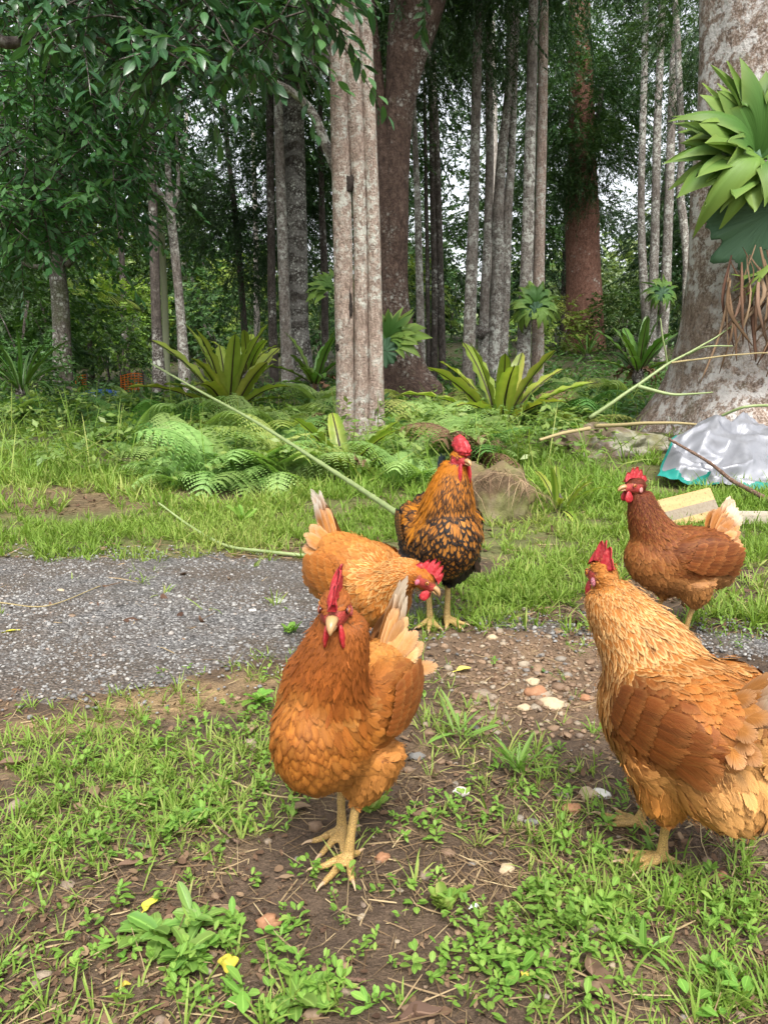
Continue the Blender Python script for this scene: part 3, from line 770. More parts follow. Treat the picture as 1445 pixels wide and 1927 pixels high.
t19 = tree("big_lichen_tree", "massive trunk with white lichen and flared roots at the right edge", 6.4, [
    [(1425, 815, 470), (1424, 770, 400), (1424, 720, 334), (1424, 660, 292), (1424, 600, 266), (1422, 520, 246), (1420, 430, 232), (1418, 330, 222), (1418, 200, 202), (1417, 100, 194), (1416, -20, 190)]], BARK_BIG, [(1420, -850, 6.6, 1.1, 'sparse', D)], top=6.5, n=48, rough=.035, lobes=6, lobe_amp=(.15, .8))

# green treated timber pole
t = thing("timber_pole", "pale green treated timber pole leaning slightly among the left trunks", "pole", (0, 0, 0))
q = np.array([P(317, 760, 14), P(310, 560, 14), P(303, 418, 14)])
V, F = tube(smooth_path(q, 8), np.full(8, 6.2 * M(310, 560, 14)), 16, up=(0, 1, 0))
m_ = Mat("green_timber"); n_ = m_.noise(m_.coord((1, 1, .1)), 30, 4)
POLE = m_.pbr(m_.mix(n_.outputs[0], (.22, .25, .14), (.40, .42, .27)), .8, .2)
obj("shaft", mesh("shaft", V, F), POLE, t)
V, F = tube([q[2] + [0, 0, -.015], q[2] + [0, 0, .02]], [.068, .064], 16); obj("pole_cap", mesh("pole_cap", V, F), POLE, t)

# ---- further trees of the wood, individually
bgt = 0
def far_tree(x, y, h, sc, style, mat, label, r=.12, group="trees of the wood behind", low=.62, bark=None):
    z = float(terrain0(x, y))
    t = thing("forest_tree", label, "tree", (x, y, z), 0, group)
    q = np.array([[0, 0, -.3], [random.gauss(0, .1), 0, h * .5], [random.gauss(0, .25), 0, h]])
    V, F = tube(smooth_path(q, 7), np.linspace(r, r * .5, 7), 9)
    obj("trunk", mesh("trunk", V, F), bark or BARK_DARK, t)
    crown(style, mat, (q[2][0], 0, h), sc, parent=t)
    if low: crown(style, mat, (random.gauss(0, sc), random.gauss(0, sc), h * low), sc * .8, parent=t)
    return t
LB = {'D': "dark leafy tree filling the wood behind the trunks", 'M': "mid-green leafy tree in the wood behind the trunks", 'L': "light green tree in the open at the far left", 'F': "hazy pale green tree on the far rise"}
rr = random.Random(21)
placed = []
def free(x, y, md):
    for a, b in placed:
        if (a - x) ** 2 + (b - y) ** 2 < md * md: return False
    placed.append((x, y)); return True
for k in range(400):
    y = rr.uniform(17, 34); x = rr.uniform(-.02, .62) * y
    px = CXP + FPX * x / y
    if min(abs(px - 845) - 110, abs(px - 765) - 30, abs(px - 1160) - 34, abs(px - 965) - 22) < 0: continue
    if not free(x, y, 3.0): continue
    far_tree(x, y, rr.uniform(5.5, 9.5), rr.uniform(.9, 1.35), rr.choice(['fine', 'tall', 'broad']), D if rr.random() < .7 else MI, LB['D'], low=rr.uniform(.35, .6))
    bgt += 1
    if bgt >= 17: break
for k in range(400):
    y = rr.uniform(17, 34); x = rr.uniform(-.66, -.07) * y; px = CXP + FPX * x / y
    if min(abs(px - 465) - 45, abs(px - 270) - 25, abs(px - 390) - 20) < 0: continue
    if not free(x, y, 3.6): continue
    st = rr.choice(['broad', 'sparse', 'sparse'])
    far_tree(x, y, rr.uniform(3.5, 7.5), rr.uniform(.75, 1.25), st, rr.choice([LI, LI, YE]), LB['M'], low=0)
    bgt += 1
    if bgt >= 27: break
for k in range(200):
    y = rr.uniform(38, 62); x = rr.uniform(-.62, .62) * y
    px = CXP + FPX * x / y
    if min(abs(px - 470) - 30, abs(px - 270) - 14, abs(px - 850) - 30) < 0: continue
    if not free(x, y, 5.5): continue
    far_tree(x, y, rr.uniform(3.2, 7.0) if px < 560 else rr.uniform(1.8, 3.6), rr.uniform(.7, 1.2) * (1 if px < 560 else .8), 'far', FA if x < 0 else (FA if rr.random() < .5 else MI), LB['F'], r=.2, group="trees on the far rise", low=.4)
    bgt += 1
    if bgt >= 58: break
# a few more bodies of low foliage, each a shrub
def shrub(px, py, d, sc, mat, label, sz=1.0, name="shrub", group=None, style='shrub'):
    c = P(px, py, d); z = float(terrain0(c[0], c[1]))
    t = thing(name, label, "shrub", (c[0], c[1], z), 0, group)
    h = max(c[2] - z, .12)
    for k in range(4):
        a = random.uniform(0, 6.28)
        V, F = tube(smooth_path([[0, 0, -.05], [math.cos(a) * .1, math.sin(a) * .1, h * .5], [math.cos(a) * sc * .4, math.sin(a) * sc * .4, h]], 5), [.02, .018, .015, .012, .008], 6)
        obj("stem", mesh("stem", V, F), BARK_DARK, t)
    crown(style, mat, (0, 0, h), sc, parent=t, sz=sz)
    return t
shrub(225, 600, 19, 1.15, YE, "round yellow-green bush behind the slim left trunks")
shrub(205, 670, 17, 1.05, MI, "dense green bush below the yellow-green bush")
shrub(420, 610, 20, 1.2, MI, "leafy green bush behind the forked tree")
shrub(470, 570, 24, 1.4, YE, "yellowish bush glimpsed left of the thin black trunk")
shrub(600, 590, 24, 1.4, YE, "yellowish bush glimpsed right of the ringed trunk")
shrub(30, 560, 15, 1.5, MI, "big green bush at the left edge behind the mossy trunk")
shrub(55, 700, 11.5, .62, LI, "bright leafy bush at the left edge beside the mossy trunk")
shrub(770, 560, 26, 1.5, YE, "yellow-green bush glimpsed right of the fig trunk")
shrub(850, 520, 28, 1.9, LI, "light green bush in the bright gap between trunks")
shrub(1050, 620, 19, .8, D, "dark low bush beside the red-barked trunk", group="dark bushes under the trees")
shrub(1180, 600, 19, .9, D, "dark low bush behind the three slender poles", group="dark bushes under the trees")
shrub(980, 640, 18, .7, D, "dark low bush behind the spotted pole trees", group="dark bushes under the trees")
shrub(175, 500, 25, 2.0, LI, "tall pale green bush in the clearing beyond the mossy trunk", style='shrub')
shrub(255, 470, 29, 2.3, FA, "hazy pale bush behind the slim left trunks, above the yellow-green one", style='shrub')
shrub(385, 500, 27, 2.0, LI, "pale green bush in the clearing right of the forked tree", style='shrub')
shrub(90, 560, 23, 1.7, YE, "yellow-green bush in the clearing left of the mossy trunk", style='shrub')
# young palm at the far left
t = thing("young_palm", "young palm with yellow-green arching fronds beyond the mossy trunk", "palm", tuple(P(165, 570, 19)))
for k in range(9):
    a = 6.28 * k / 9 + .3; el = .9 + .4 * (k % 3 - 1)
    org = np.array([[0, 0, 0.]])
    tt = np.linspace(.1, 1, 16)
    ax = np.stack([np.cos(a) * np.cos(el) * tt * 1.2, np.sin(a) * np.cos(el) * tt * 1.2, np.sin(el) * tt * 1.2 - .55 * tt ** 2.2], -1)
    b = np.repeat(ax, 2, 0); sg = np.tile([1, -1], 16)[:, None]
    V, F, U = blades(b, np.array([-math.sin(a), math.cos(a), 0]) * sg + np.array([math.cos(a), math.sin(a), -.6]) * .7, np.array([[0, 0, 1.]]) + 0 * b, .42 * np.sin(np.repeat(tt, 2) * 2.6) + .12, .035, [(0, .4), (.5, .5), (1, .05)], mid=False, bend=-.5)
    obj("frond", mesh("frond", V, F, {'fuv': U}), LEAF_YEL, t)
V, F = tube([[0, 0, -1.9], [0, 0, 0]], [.07, .05], 8); obj("trunk", mesh("trunk", V, F), BARK_DARK, t)

# distant wood: one mass nobody could count
N = 5200
a = RNG.uniform(-.85, .85, N); yy = RNG.uniform(66, 95, N); xx = a * yy
zt = terrain0(xx, yy); hh = (6.5 + 2.5 * vnoise(np.stack([xx * .12, yy * .1, 0 * xx], -1), 4)) * (1 - .55 * np.exp(-((CXP + FPX * xx / yy - 860) / 60) ** 2))
pos = np.stack([xx, yy, zt + hh * RNG.random(N) ** .8], -1)
V, F, U = sprays(pos, RNG.normal(0, 1, (N, 3)), 1.6, 8, .8, .45, .4)
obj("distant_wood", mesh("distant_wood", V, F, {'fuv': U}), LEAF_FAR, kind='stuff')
# low ground cover under the trees
N = 2600
px = RNG.uniform(-80, 1520, N); py = RNG.uniform(690, 800, N) ; g = G(px, py)
g = g[(g[:, 1] < 40) & (g[:, 1] > 6.5)]
more = np.stack([RNG.uniform(-1, 14, 1500), RNG.uniform(12, 26, 1500)], -1)
more = np.concatenate([more, terrain0(more[:, 0], more[:, 1])[:, None]], 1)
g = np.concatenate([g, more]); N = len(g)
d = RNG.normal(0, 1, (N, 3)); d[:, 2] = np.abs(d[:, 2]) * .8
V, F, U = sprays(g, d, .3 * (g[:, 1] / 9) ** .5, 9, .095, .042, .3)
V[:, 2] = np.maximum(V[:, 2], terrain0(V[:, 0], V[:, 1]) + .01)
obj("undergrowth", mesh("undergrowth", V, F, {'fuv': U}), LEAF_MID, kind='stuff')

# ---- the leafy boughs that hang over the left from trees just outside the picture
def bough_tree(name, label, base, mat, leafmat, box, nsp, nl, leafL, leafW, spL, droop, rows, mid, fold, limbs, dens):
    t = thing(name, label, "tree", (0, 0, 0))
    V, F = tube(smooth_path([[*base, -.3], [base[0] + .1, base[1], 1.5], [base[0] + .3, base[1], 3.4], [base[0] + .9, base[1] - .1, 5.4]], 16), np.linspace(.22, .12, 16), 14)
    obj("trunk", mesh("trunk", V, F), mat, t)
    for lb in limbs: limb(lb, .05, .012, mat, t, n=8)
    px = RNG.uniform(box[0], box[1], nsp * 3); py = RNG.uniform(box[2], box[3], nsp * 3); dd = RNG.uniform(box[4], box[5], nsp * 3)
    o = np.array([P(a, b, c) for a, b, c in zip(px, py, dd)])
    w = dens(px, py) * (.55 + 1.3 * np.clip(fbm(o * 1.5, 3, 33) + .2, 0, 1))
    o = o[RNG.random(len(o)) < w][:nsp]
    d = RNG.normal(0, 1, o.shape) * [1, .8, .35] + [.5, -.25, -.25]
    V, F, U = sprays(o, d, spL * RNG.uniform(.6, 1.3, len(o)), nl, leafL, leafW, droop, rows=rows, mid=mid, fold=fold)
    obj("crown", mesh("crown", V, F, {'fuv': U}), leafmat, t)
    acc = Acc()
    for i in range(len(o)):
        dn = nrmz(d[i]); q = o[i] + dn * np.linspace(-.15, spL, 4)[:, None]; q[:, 2] -= droop * .5 * np.linspace(0, 1, 4) ** 2 * spL
        V, F = tube(q, [.006, .005, .004, .002], 4, cap=False); acc.add(V, F)
    obj("twigs", acc.build("twigs"), mat, t, kind='stuff')
L5 = ((0, .06), (.22, .36), (.5, .5), (.78, .30), (1, .02))
bough_tree("overhanging_tree", "glossy dark-leaved boughs hanging in from the top left, trunk out of sight", (-3.6, 4.6), BARK_DARK, LEAF_GLOSS, (-60, 640, -130, 215, 4.4, 6.4), 380, 12, .105, .042, .36, .9, L5, True, .25,
    [[(-2.8, 4.5, 4.4), P(40, -120, 4.7), P(240, -40, 4.8), P(420, 40, 4.9), P(560, 90, 5.0)], [(-3.1, 4.6, 3.4), P(-40, 40, 4.8), P(120, 60, 5.0), P(260, 120, 5.2)]],
    lambda x, y: np.clip(np.interp(x, [0, 120, 300, 380, 460, 620], [60, 100, 150, 190, 120, 70]) - y, 0, 90) / 90 * 1.0)
bough_tree("leafy_tree", "green small-leaved boughs filling the upper left, trunk out of sight", (-5.3, 8.2), BARK_DARK, LEAF_SUN, (-60, 330, 20, 470, 6.6, 8.6), 500, 16, .105, .044, .44, .7, ((0, .08), (.45, .5), (1, .04)), False, 0,
    [[(-5.0, 8.2, 3.0), P(-30, 300, 7.6), P(90, 250, 7.5), P(220, 260, 7.4)], [(-5.1, 8.2, 2.2), P(-20, 420, 7.4), P(30, 440, 7.3), P(45, 380, 7.2), P(120, 330, 7.2)]],
    lambda x, y: np.clip(1.3 - ((x - 100) / 210) ** 2 - ((y - 230) / 230) ** 2, 0, 1))
# ================================================================ FERNS AND UNDERSTOREY PLANTS
NEST = leaf_mat("nest_fern_frond", (.13, .21, .025), (.23, .31, .045), (.40, .42, .09), trans=.32, rough=.38, spec=.4, vein=0)
NEST_DK = leaf_mat("nest_fern_dark", (.045, .11, .02), (.08, .17, .03), (.13, .22, .045), trans=.3, rough=.38, spec=.4, vein=0)  # darker green fronds, also used for the strap-leaved clumps
RIB = Mat("frond_midrib").pbr((.035, .028, .012), .5, .3)
DEADF = leaf_mat("dead_frond", (.085, .048, .03), (.16, .095, .062), (.28, .19, .13), trans=.1, rough=.8, spec=.1, vein=0)
def frond_mesh(L, W, el, bend, seed, wave=.012, nr=16):
    r = np.random.default_rng(seed)
    t = np.linspace(0, 1, nr)
    ang = el - bend * t ** 1.3
    ds = L / (nr - 1)
    x = np.concatenate([[0], np.cumsum(np.cos(ang[:-1]) * ds)]); z = np.concatenate([[0], np.cumsum(np.sin(ang[:-1]) * ds)])
    hw = W * .5 * np.clip(np.sin(np.pi * np.clip(t * .93 + .03, 0, 1)) ** .55, .10, 1) * (.4 + .6 * sstep(0, .3, t))
    hw[-1] = W * .02
    V, U = [], []
    tw = r.normal(0, .12)
    ph = r.uniform(0, 6.28, 2)
    for u in (-1, -.5, 0, .5, 1):
        up = abs(u) * .32 * hw + wave * abs(u) ** 1.5 * np.sin(t * 34 + ph[0] + (u > 0) * ph[1]) * (hw / (W * .5))
        sx, sz = -np.sin(ang), np.cos(ang)
        V.append(np.stack([x + sx * up, hw * u, z + sz * up + tw * hw * u * t], -1)); U.append(np.stack([np.full(nr, u * .5 + .5), t, np.full(nr, np.clip(r.normal(.5, .25), 0, 1))], -1))
    V = np.stack(V, 1).reshape(-1, 3); U = np.stack(U, 1).reshape(-1, 3)
    i = (np.arange(nr - 1)[:, None] * 5 + np.arange(4)[None]).ravel()
    F = np.stack([i, i + 1, i + 6, i + 5], -1)
    rib = np.stack([x - np.sin(ang) * .003, 0 * x, z + np.cos(ang) * .003], -1)
    return mesh("frond", V, F, {'fuv': U}), rib
def nest_fern(label, base, n, L, W, mat, els=(1.25, .95, .6), bend=.9, dead=0, azr=(0, 6.283), seed=0, sink=0.0, name="birds_nest_fern"):
    base = np.array(base) - [0, 0, sink]
    t = thing(name, label, "fern", tuple(base))
    mv = []
    for k in range(6):
        e = els[k % len(els)]
        me, rib = frond_mesh(L, W, e, bend * (.7 + .25 * (k % 3)), seed * 31 + k, wave=W * .10)
        me.materials.append(mat)
        rv, rf = tube(rib, np.linspace(.012, .004, len(rib)) * W / .13, 5, up=(0, 1, .01), cap=False)
        mr = mesh("midrib", rv, rf); mr.materials.append(RIB)
        mv.append((me, mr))
    rq = random.Random(seed)
    for k in range(n):
        me, mr = mv[k % 6]
        a = azr[0] + (azr[1] - azr[0]) * (k + rq.uniform(-.3, .3)) / n
        f = obj("frond", me, None, t); f.rotation_euler = (rq.gauss(0, .12), rq.gauss(0, .13), a); s = rq.uniform(.72, 1.1); f.scale = (s, s, s)
        f.location = (math.cos(a) * .04, math.sin(a) * .04, rq.uniform(-.02, .03))
        r_ = obj("midrib", mr, None, f)
    if dead:
        dm = []
        for k in range(3):
            me, _ = frond_mesh(L * .55, W * .7, .1, 1.9, seed * 17 + k + 100, wave=W * .2); me.materials.append(DEADF); dm.append(me)
        for k in range(dead):
            f = obj("dead_frond", dm[k % 3], None, t); f.rotation_euler = (rq.gauss(0, .3), rq.gauss(0, .2), azr[0] + (azr[1] - azr[0]) * rq.random()); s = rq.uniform(.6, 1.1); f.scale = (s, s * rq.uniform(.6, 1), s)
            f.location = (0, 0, .06)
    V, F = ellipsoid((0, 0, -.05), (.10 * L, .10 * L, .14), 14, 8)
    V = V * (1 + .2 * vnoise(V * 20, 3)[:, None]); obj("root_mass", mesh("root_mass", V, F), BARK_DARK, t)
    return t
def gz(px, d):
    p = P(px, 800, d); return np.array([p[0], d, float(terrain0(p[0], d))])
nest_fern("large yellow-green nest fern with brown dead fronds round its base, at left", P(432, 788, 7.4), 19, .95, .165, NEST, els=(1.30, 1.0, .70), bend=.75, dead=16, seed=1)
nest_fern("wide nest fern with long fronds spreading left, behind the cockerel", P(942, 806, 6.6), 17, .84, .155, NEST, els=(1.2, .8, .45), bend=.6, dead=4, seed=2)
nest_fern("small bright nest fern at the foot of the three-stemmed tree", P(650, 890, 4.75), 10, .46, .115, NEST, els=(1.0, .65, .45), bend=.8, dead=2, seed=3)
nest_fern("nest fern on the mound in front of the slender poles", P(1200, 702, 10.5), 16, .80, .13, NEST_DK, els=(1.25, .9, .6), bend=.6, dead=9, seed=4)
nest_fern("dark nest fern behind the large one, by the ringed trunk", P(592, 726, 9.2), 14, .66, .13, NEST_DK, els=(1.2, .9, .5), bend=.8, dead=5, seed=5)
nest_fern("pale frilled nest fern just behind the large yellow-green one", P(465, 700, 8.8), 12, .55, .12, NEST, els=(1.3, 1.0, .6), bend=.8, seed=6)
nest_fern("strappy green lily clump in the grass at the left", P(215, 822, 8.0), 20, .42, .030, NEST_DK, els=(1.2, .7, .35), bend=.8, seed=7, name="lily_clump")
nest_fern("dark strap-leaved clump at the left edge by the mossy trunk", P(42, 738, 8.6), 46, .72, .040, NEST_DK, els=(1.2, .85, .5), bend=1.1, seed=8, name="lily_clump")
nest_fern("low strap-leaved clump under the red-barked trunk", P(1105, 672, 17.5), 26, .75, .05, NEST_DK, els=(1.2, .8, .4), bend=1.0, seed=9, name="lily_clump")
nest_fern("broad-leaved plant growing in the grass behind the dark hen", P(1050, 960, 3.75), 14, .26, .036, NEST, els=(1.2, .8, .4), bend=.8, seed=10, name="leafy_plant")
# staghorn ferns -------------------------------------------------
STAG = leaf_mat("staghorn_frond", (.07, .17, .03), (.12, .24, .04), (.20, .31, .055), trans=.3, rough=.45, spec=.3, vein=0)
def stag_mat():
    m = Mat("staghorn_shield")
    a = m.n('SeparateXYZ', {0: m.attr('fuv').outputs['Vector']})
    wv = m.n('TexNoise', {'Vector': m.n('CombineXYZ', {0: m.math('MULTIPLY', a.outputs[0], 40.0), 1: m.math('MULTIPLY', a.outputs[1], 1.5), 2: 0.0}).outputs[0], 'Scale': 1.0, 'Detail': 3.0})
    col = m.mix(wv.outputs[0], (.045, .105, .055), (.10, .185, .10))
    return m.pbr(col, .55, .25, normal=m.bump(wv.outputs[0], .6, .01), trans=.1)
SHIELD = stag_mat()
def fork(acc, p, d, n, L, W, depth, r, rnd, droop):
    """one antler segment that splits into two or three"""
    d = nrmz(d); n = nrmz(n - d * (n @ d))
    end = depth == 0
    if end: L = L * 1.35; W = W * .8
    rows = [(0, .5), (.2, .44), (.4, .40 if end else .46), (.6, .38 if end else .5), (.8, .30 if end else .59), (1, .05 if end else .74)]
    V, F, U = blades(p[None], d[None], n[None], L, W, rows, bend=-droop, mid=True, fold=.22, rnd=np.array([rnd]))
    U[:, 1] = U[:, 1] * .3 + (3 - depth) * .2
    acc.add(V, F, fuv=U)
    if end: return
    a = -droop; q = p + L * (d * math.cos(a * .5) + n * math.sin(a * .5)) * (1 - a * a / 24); nd = d * math.cos(a) + n * math.sin(a); nn = n * math.cos(a) - d * math.sin(a)
    s = np.cross(nd, nn)
    ks = (-1, 0, 1) if depth >= 2 and r.random() < .75 else (-1, 1)
    for k in ks:
        an = k * r.uniform(.34, .55)
        fork(acc, q + s * W * .34 * k - nd * L * .06, nd * math.cos(an) + s * math.sin(an), nn + s * k * .15, L * r.uniform(.62, .88), W * (.64 if len(ks) == 2 else .50), depth - 1, r, rnd, droop * r.uniform(.8, 1.5))
def fan(acc, d, n, Rr, droop, r):
    """a wedge-shaped frond whose far edge is cut into pointed fingers"""
    d = nrmz(d); n = nrmz(n - d * (n @ d)); s = np.cross(d, n)
    na, nr = 81, 12
    A = r.uniform(.50, .72); m = int(r.integers(4, 7))
    u = np.linspace(-1, 1, na)
    ph = (u * .5 + .5) * m; li = np.minimum(ph.astype(int), m - 1); lf = np.abs((ph - li) - .5) * 2
    deep = r.uniform(.28, .50, m)[li]; ln = r.uniform(.82, 1.1, m)[li]
    prof = (1 - deep * lf ** .85) * ln * (1 - .22 * u ** 2)
    kk = np.linspace(0.02, 1, nr)[:, None]
    rad = Rr * kk * (1 - (1 - prof[None]) * kk ** 1.5)
    th = u[None] * A * (.55 + .75 * kk) + (li - (m - 1) / 2)[None] * .05 * kk ** 3
    a = -droop * 2.2 * (rad / Rr) ** 1.4 * (1 + .35 * np.sin(li * 2.3)[None] * kk ** 2)
    along = rad * np.cos(th); side = rad * np.sin(th)
    rise = along * np.sin(a * .55); along = along * np.cos(a * .55)
    rise = rise + .10 * Rr * np.abs(th) * kk + .018 * Rr * np.sin(th * 13) * kk ** 2
    V = (d * along[..., None] + s * side[..., None] + n * rise[..., None]).reshape(-1, 3)
    U = np.stack([np.broadcast_to(u[None] * .5 + .5, rad.shape), np.broadcast_to(kk, rad.shape), np.full(rad.shape, r.random())], -1).reshape(-1, 3)
    i = (np.arange(nr - 1)[:, None] * na + np.arange(na - 1)[None]).ravel()
    acc.add(V, np.stack([i, i + 1, i + na + 1, i + na], -1), fuv=U)
def stag_leaf():
    m = Mat("staghorn_leaf")
    q = m.n('SeparateXYZ', {0: m.attr('fuv').outputs['Vector']})
    v = m.n('TexNoise', {'Vector': m.n('CombineXYZ', {0: m.math('MULTIPLY', q.outputs[0], 34.0), 1: m.math('MULTIPLY', q.outputs[1], 2.0), 2: m.math('MULTIPLY', q.outputs[2], 50.0)}).outputs[0], 'Scale': 1.0, 'Detail': 3.0})
    c = m.ramp(q.outputs[2], [(0, (.045, .125, .026)), (.5, (.08, .18, .036)), (1, (.16, .27, .05))])
    c = m.mix(.6, c, m.mix(v.outputs[0], (.6, .62, .6), (1.4, 1.4, 1.3)), 'MULTIPLY')
    c = m.mix(m.math('MULTIPLY', m.math('POWER', q.outputs[1], 5.0), .45), c, (.25, .32, .06))
    return m.pbr(c, .5, .28, normal=m.bump(v.outputs[0], .5, .006), trans=.28)
STAG2 = stag_leaf()
def staghorn(label, c, fronds, S, seed, shield=None, face=(0, -1, 0)):
    t = thing("staghorn_fern", label, "fern", tuple(c))
    r = np.random.default_rng(seed)
    for (dx, dy, dz, ln, wd, dep, dr) in fronds:
        acc = Acc()
        fan(acc, np.array([dx, dy, dz], float), np.array([.1, -.75, .55]), ln * S * 2.15, dr, r)
        obj("frond", acc.build("frond"), STAG2, t)
    for (cx, cz, rad, tilt, a0, a1) in (shield or []):
        na, nr = 56, 9
        a = np.linspace(a0, a1, na); k = np.linspace(0.02, 1, nr)
        A, K = np.meshgrid(a, k)
        edge = 1 + .07 * np.sin(A * 9 + seed) + .05 * np.sin(A * 21 + 2) + .10 * vnoise(np.stack([A * 2, A * 0, A * 0], -1), seed)
        rr_ = rad * K * edge * (1 - .12 * (K > .99) * (np.sin(A * 14) > .3))
        V = np.stack([cx + rr_ * np.cos(A), -.03 - .10 * rad * (1 - K ** 2) - tilt * rr_ * np.sin(A) * .3 - .03 * K ** 3 * np.sin(A * 11) , cz + rr_ * np.sin(A)], -1).reshape(-1, 3)
        U = np.stack([A * .5, K, 0 * A + .5], -1).reshape(-1, 3)
        i = (np.arange(nr - 1)[:, None] * na + np.arange(na - 1)[None]).ravel()
        me = mesh("shield_frond", V, np.stack([i, i + 1, i + na + 1, i + na], -1), {'fuv': U})
        o = obj("shield_frond", me, SHIELD, t)
        o.modifiers.new("s", 'SOLIDIFY').thickness = .004
    return t
big = P(1420, 306, 5.62)
st = staghorn("huge staghorn fern with antler fronds and grey-green shield on the right trunk", big, [
    (-.55, -.35, .95, .20, .20, 3, .25), (-.95, -.45, .55, .22, .20, 3, .35), (-.25, -.45, 1.0, .22, .22, 3, .3), (-1.0, -.5, .25, .20, .17, 3, .55), (-.9, -.7, -.02, .19, .15, 3, .5),
    (-1.0, -.55, .08, .22, .13, 3, .35), (.1, -.6, .95, .22, .22, 3, .3), (.5, -.5, .8, .22, .2, 3, .4), (.6, -.6, .3, .22, .18, 3, .5), (-.35, -.9, .3, .20, .17, 3, .9), (-.4, -.7, .75, .21, .2, 3, .5), (-.15, -.9, -.15, .17, .12, 3, .75), (.3, -.9, .2, .2, .15, 3, .8)], 1.5, 4,
    shield=[(.12, -.32, .46, .2, 1.9, 4.9), (.44, -.40, .42, .1, 3.6, 6.2)])
for k in range(64):                       # dry brown skirt hanging below it
    x = random.uniform(-.18, .5); z0 = random.uniform(-.85, -.55); ln = random.uniform(.35, .72)
    q = smooth_path([[x, -.12 + random.gauss(0, .04), z0], [x + random.gauss(0, .05), -.20 + random.gauss(0, .05), z0 - ln * .5], [x + random.gauss(-.02, .07), -.14 + random.gauss(0, .05), z0 - ln]], 9)
    w = random.uniform(.005, .019)
    V, F = tube(q, w * np.array([.5, .7, .9, 1, .8, .9, .6, .7, .2]), 6, rz=w * .22 * np.ones(9), up=(random.gauss(0, .5), 1, .1))
    V = V + vnoise(V * 40, k)[:, None] * .006
    obj("dead_frond", mesh("dead_frond", V, F, {'fuv': np.tile([.5, .5, random.random()], (len(V), 1))}), DEADF, st)
for (x, z, dx) in ((.16, -.55, -.45), (.24, -.62, .2)):
    acc = Acc(); fork(acc, np.array([x, -.22, z]), np.array([dx, -.25, -1.0]), np.array([0, -1., .1]), .16, .06, 3, np.random.default_rng(int(z * -100)), .9, .2)
    obj("frond", acc.build("frond"), STAG, st)
small = [(-.9, -.2, .35, .2, .13, 2, .9), (-.5, -.5, .8, .22, .14, 2, .9), (.1, -.5, .9, .22, .14, 2, 1.0), (.7, -.3, .6, .2, .13, 2, .9), (.95, -.3, .1, .22, .11, 2, 1.1), (-.8, -.5, -.1, .2, .1, 2, 1.0), (.5, -.7, -.2, .2, .1, 2, .9)]
staghorn("staghorn fern clasping the pair of spotted pole trees", P(1006, 578, 10.05), small, .92, 7, shield=[(.0, -.05, .11, .1, 0, 6.2)])
staghorn("small staghorn fern on the rightmost slender pole", P(1244, 552, 15.6), small, .95, 8, shield=[(.0, -.02, .15, .1, 0, 6.2)])
staghorn("staghorn fern with grey shield on the side of the fig trunk", P(728, 640, 8.55), [(.7, -.4, .75, .28, .19, 3, .35), (.95, -.4, .45, .28, .17, 3, .4), (.2, -.5, .9, .25, .18, 3, .3), (.9, -.5, .15, .24, .13, 3, .7), (-.5, -.4, .8, .25, .17, 3, .4)], .78, 9, shield=[(-.02, -.12, .16, .1, 0, 6.2)])
staghorn("dark staghorn fern jutting left from the three-stemmed tree", P(628, 545, 6.6), [(-.95, -.2, .15, .2, .13, 3, .4), (-.8, -.3, .45, .19, .13, 3, .5), (-.5, -.4, .7, .17, .12, 3, .5)], .6, 10)

# lacy ground ferns ------------------------------------------------
LACY = leaf_mat("lacy_fern", (.17, .29, .08), (.25, .38, .12), (.36, .47, .18), trans=.4, rough=.5, spec=.25, vein=0)
def lacy_frond(acc, L, a, el, bend, r):
    nP = 11
    t = np.linspace(.16, 1, nP)
    ang = el - bend * t
    ax = np.cumsum(np.stack([np.cos(ang), 0 * ang, np.sin(ang)], -1) * (L / nP), 0)
    fw = np.stack([np.cos(ang), 0 * ang, np.sin(ang)], -1); up = np.stack([-np.sin(ang), 0 * ang, np.cos(ang)], -1)
    B, Dv, Nv, Ls = [], [], [], []
    for sg in (1, -1):
        pd = nrmz(np.array([0, sg, 0]) + fw * .35 - np.array([0, 0, .12]))
        pl = L * .40 * np.sin(np.clip(1.12 - t, 0, 1) * 1.55) ** .9 + .012
        nq = 8
        for j in range(nq):
            f = (j + .5) / nq
            c = ax + pd * (pl * f)[:, None] - np.array([0, 0, 1.]) * (pl * f * f * .34)[:, None]
            for s2 in (1, -1):
                dd = pd * .75 + np.cross(up, pd) * s2
                B.append(c); Dv.append(dd); Nv.append(up); Ls.append(pl * .17 * (1.12 - f * .9) + .004)
    B, Dv, Nv, Ls = map(np.concatenate, (B, Dv, Nv, Ls))
    V, F, U = blades(B, Dv, Nv, Ls * 1.05, Ls * .75, [(0, .45), (.6, .4), (1, .12)], mid=False, bend=-.3, rnd=np.clip(r.normal(.5, .08, len(B)) + .15 * r.normal(), 0, 1))
    ca, sa = math.cos(a), math.sin(a)
    rot = np.array([[ca, -sa, 0], [sa, ca, 0], [0, 0, 1]])
    acc.add(V @ rot.T, F, fuv=U)
    st = np.concatenate([[[0, 0, 0]], ax])
    V, F = tube(st, np.linspace(.0035, .001, len(st)), 4, cap=False, up=(0, 1, .01)); acc.add(V @ rot.T, F, fuv=np.tile([.5, .5, .3], (len(V), 1)))
fern_meshes = []
for k in range(4):
    r = np.random.default_rng(300 + k); acc = Acc()
    nf = 6 + k % 2
    for j in range(nf): lacy_frond(acc, r.uniform(.34, .52), 6.28 * j / nf + r.normal(0, .25), r.uniform(.95, 1.4), r.uniform(1.2, 2.0), r)
    me = acc.build("fern_fronds"); me.materials.append(LACY); fern_meshes.append(me)
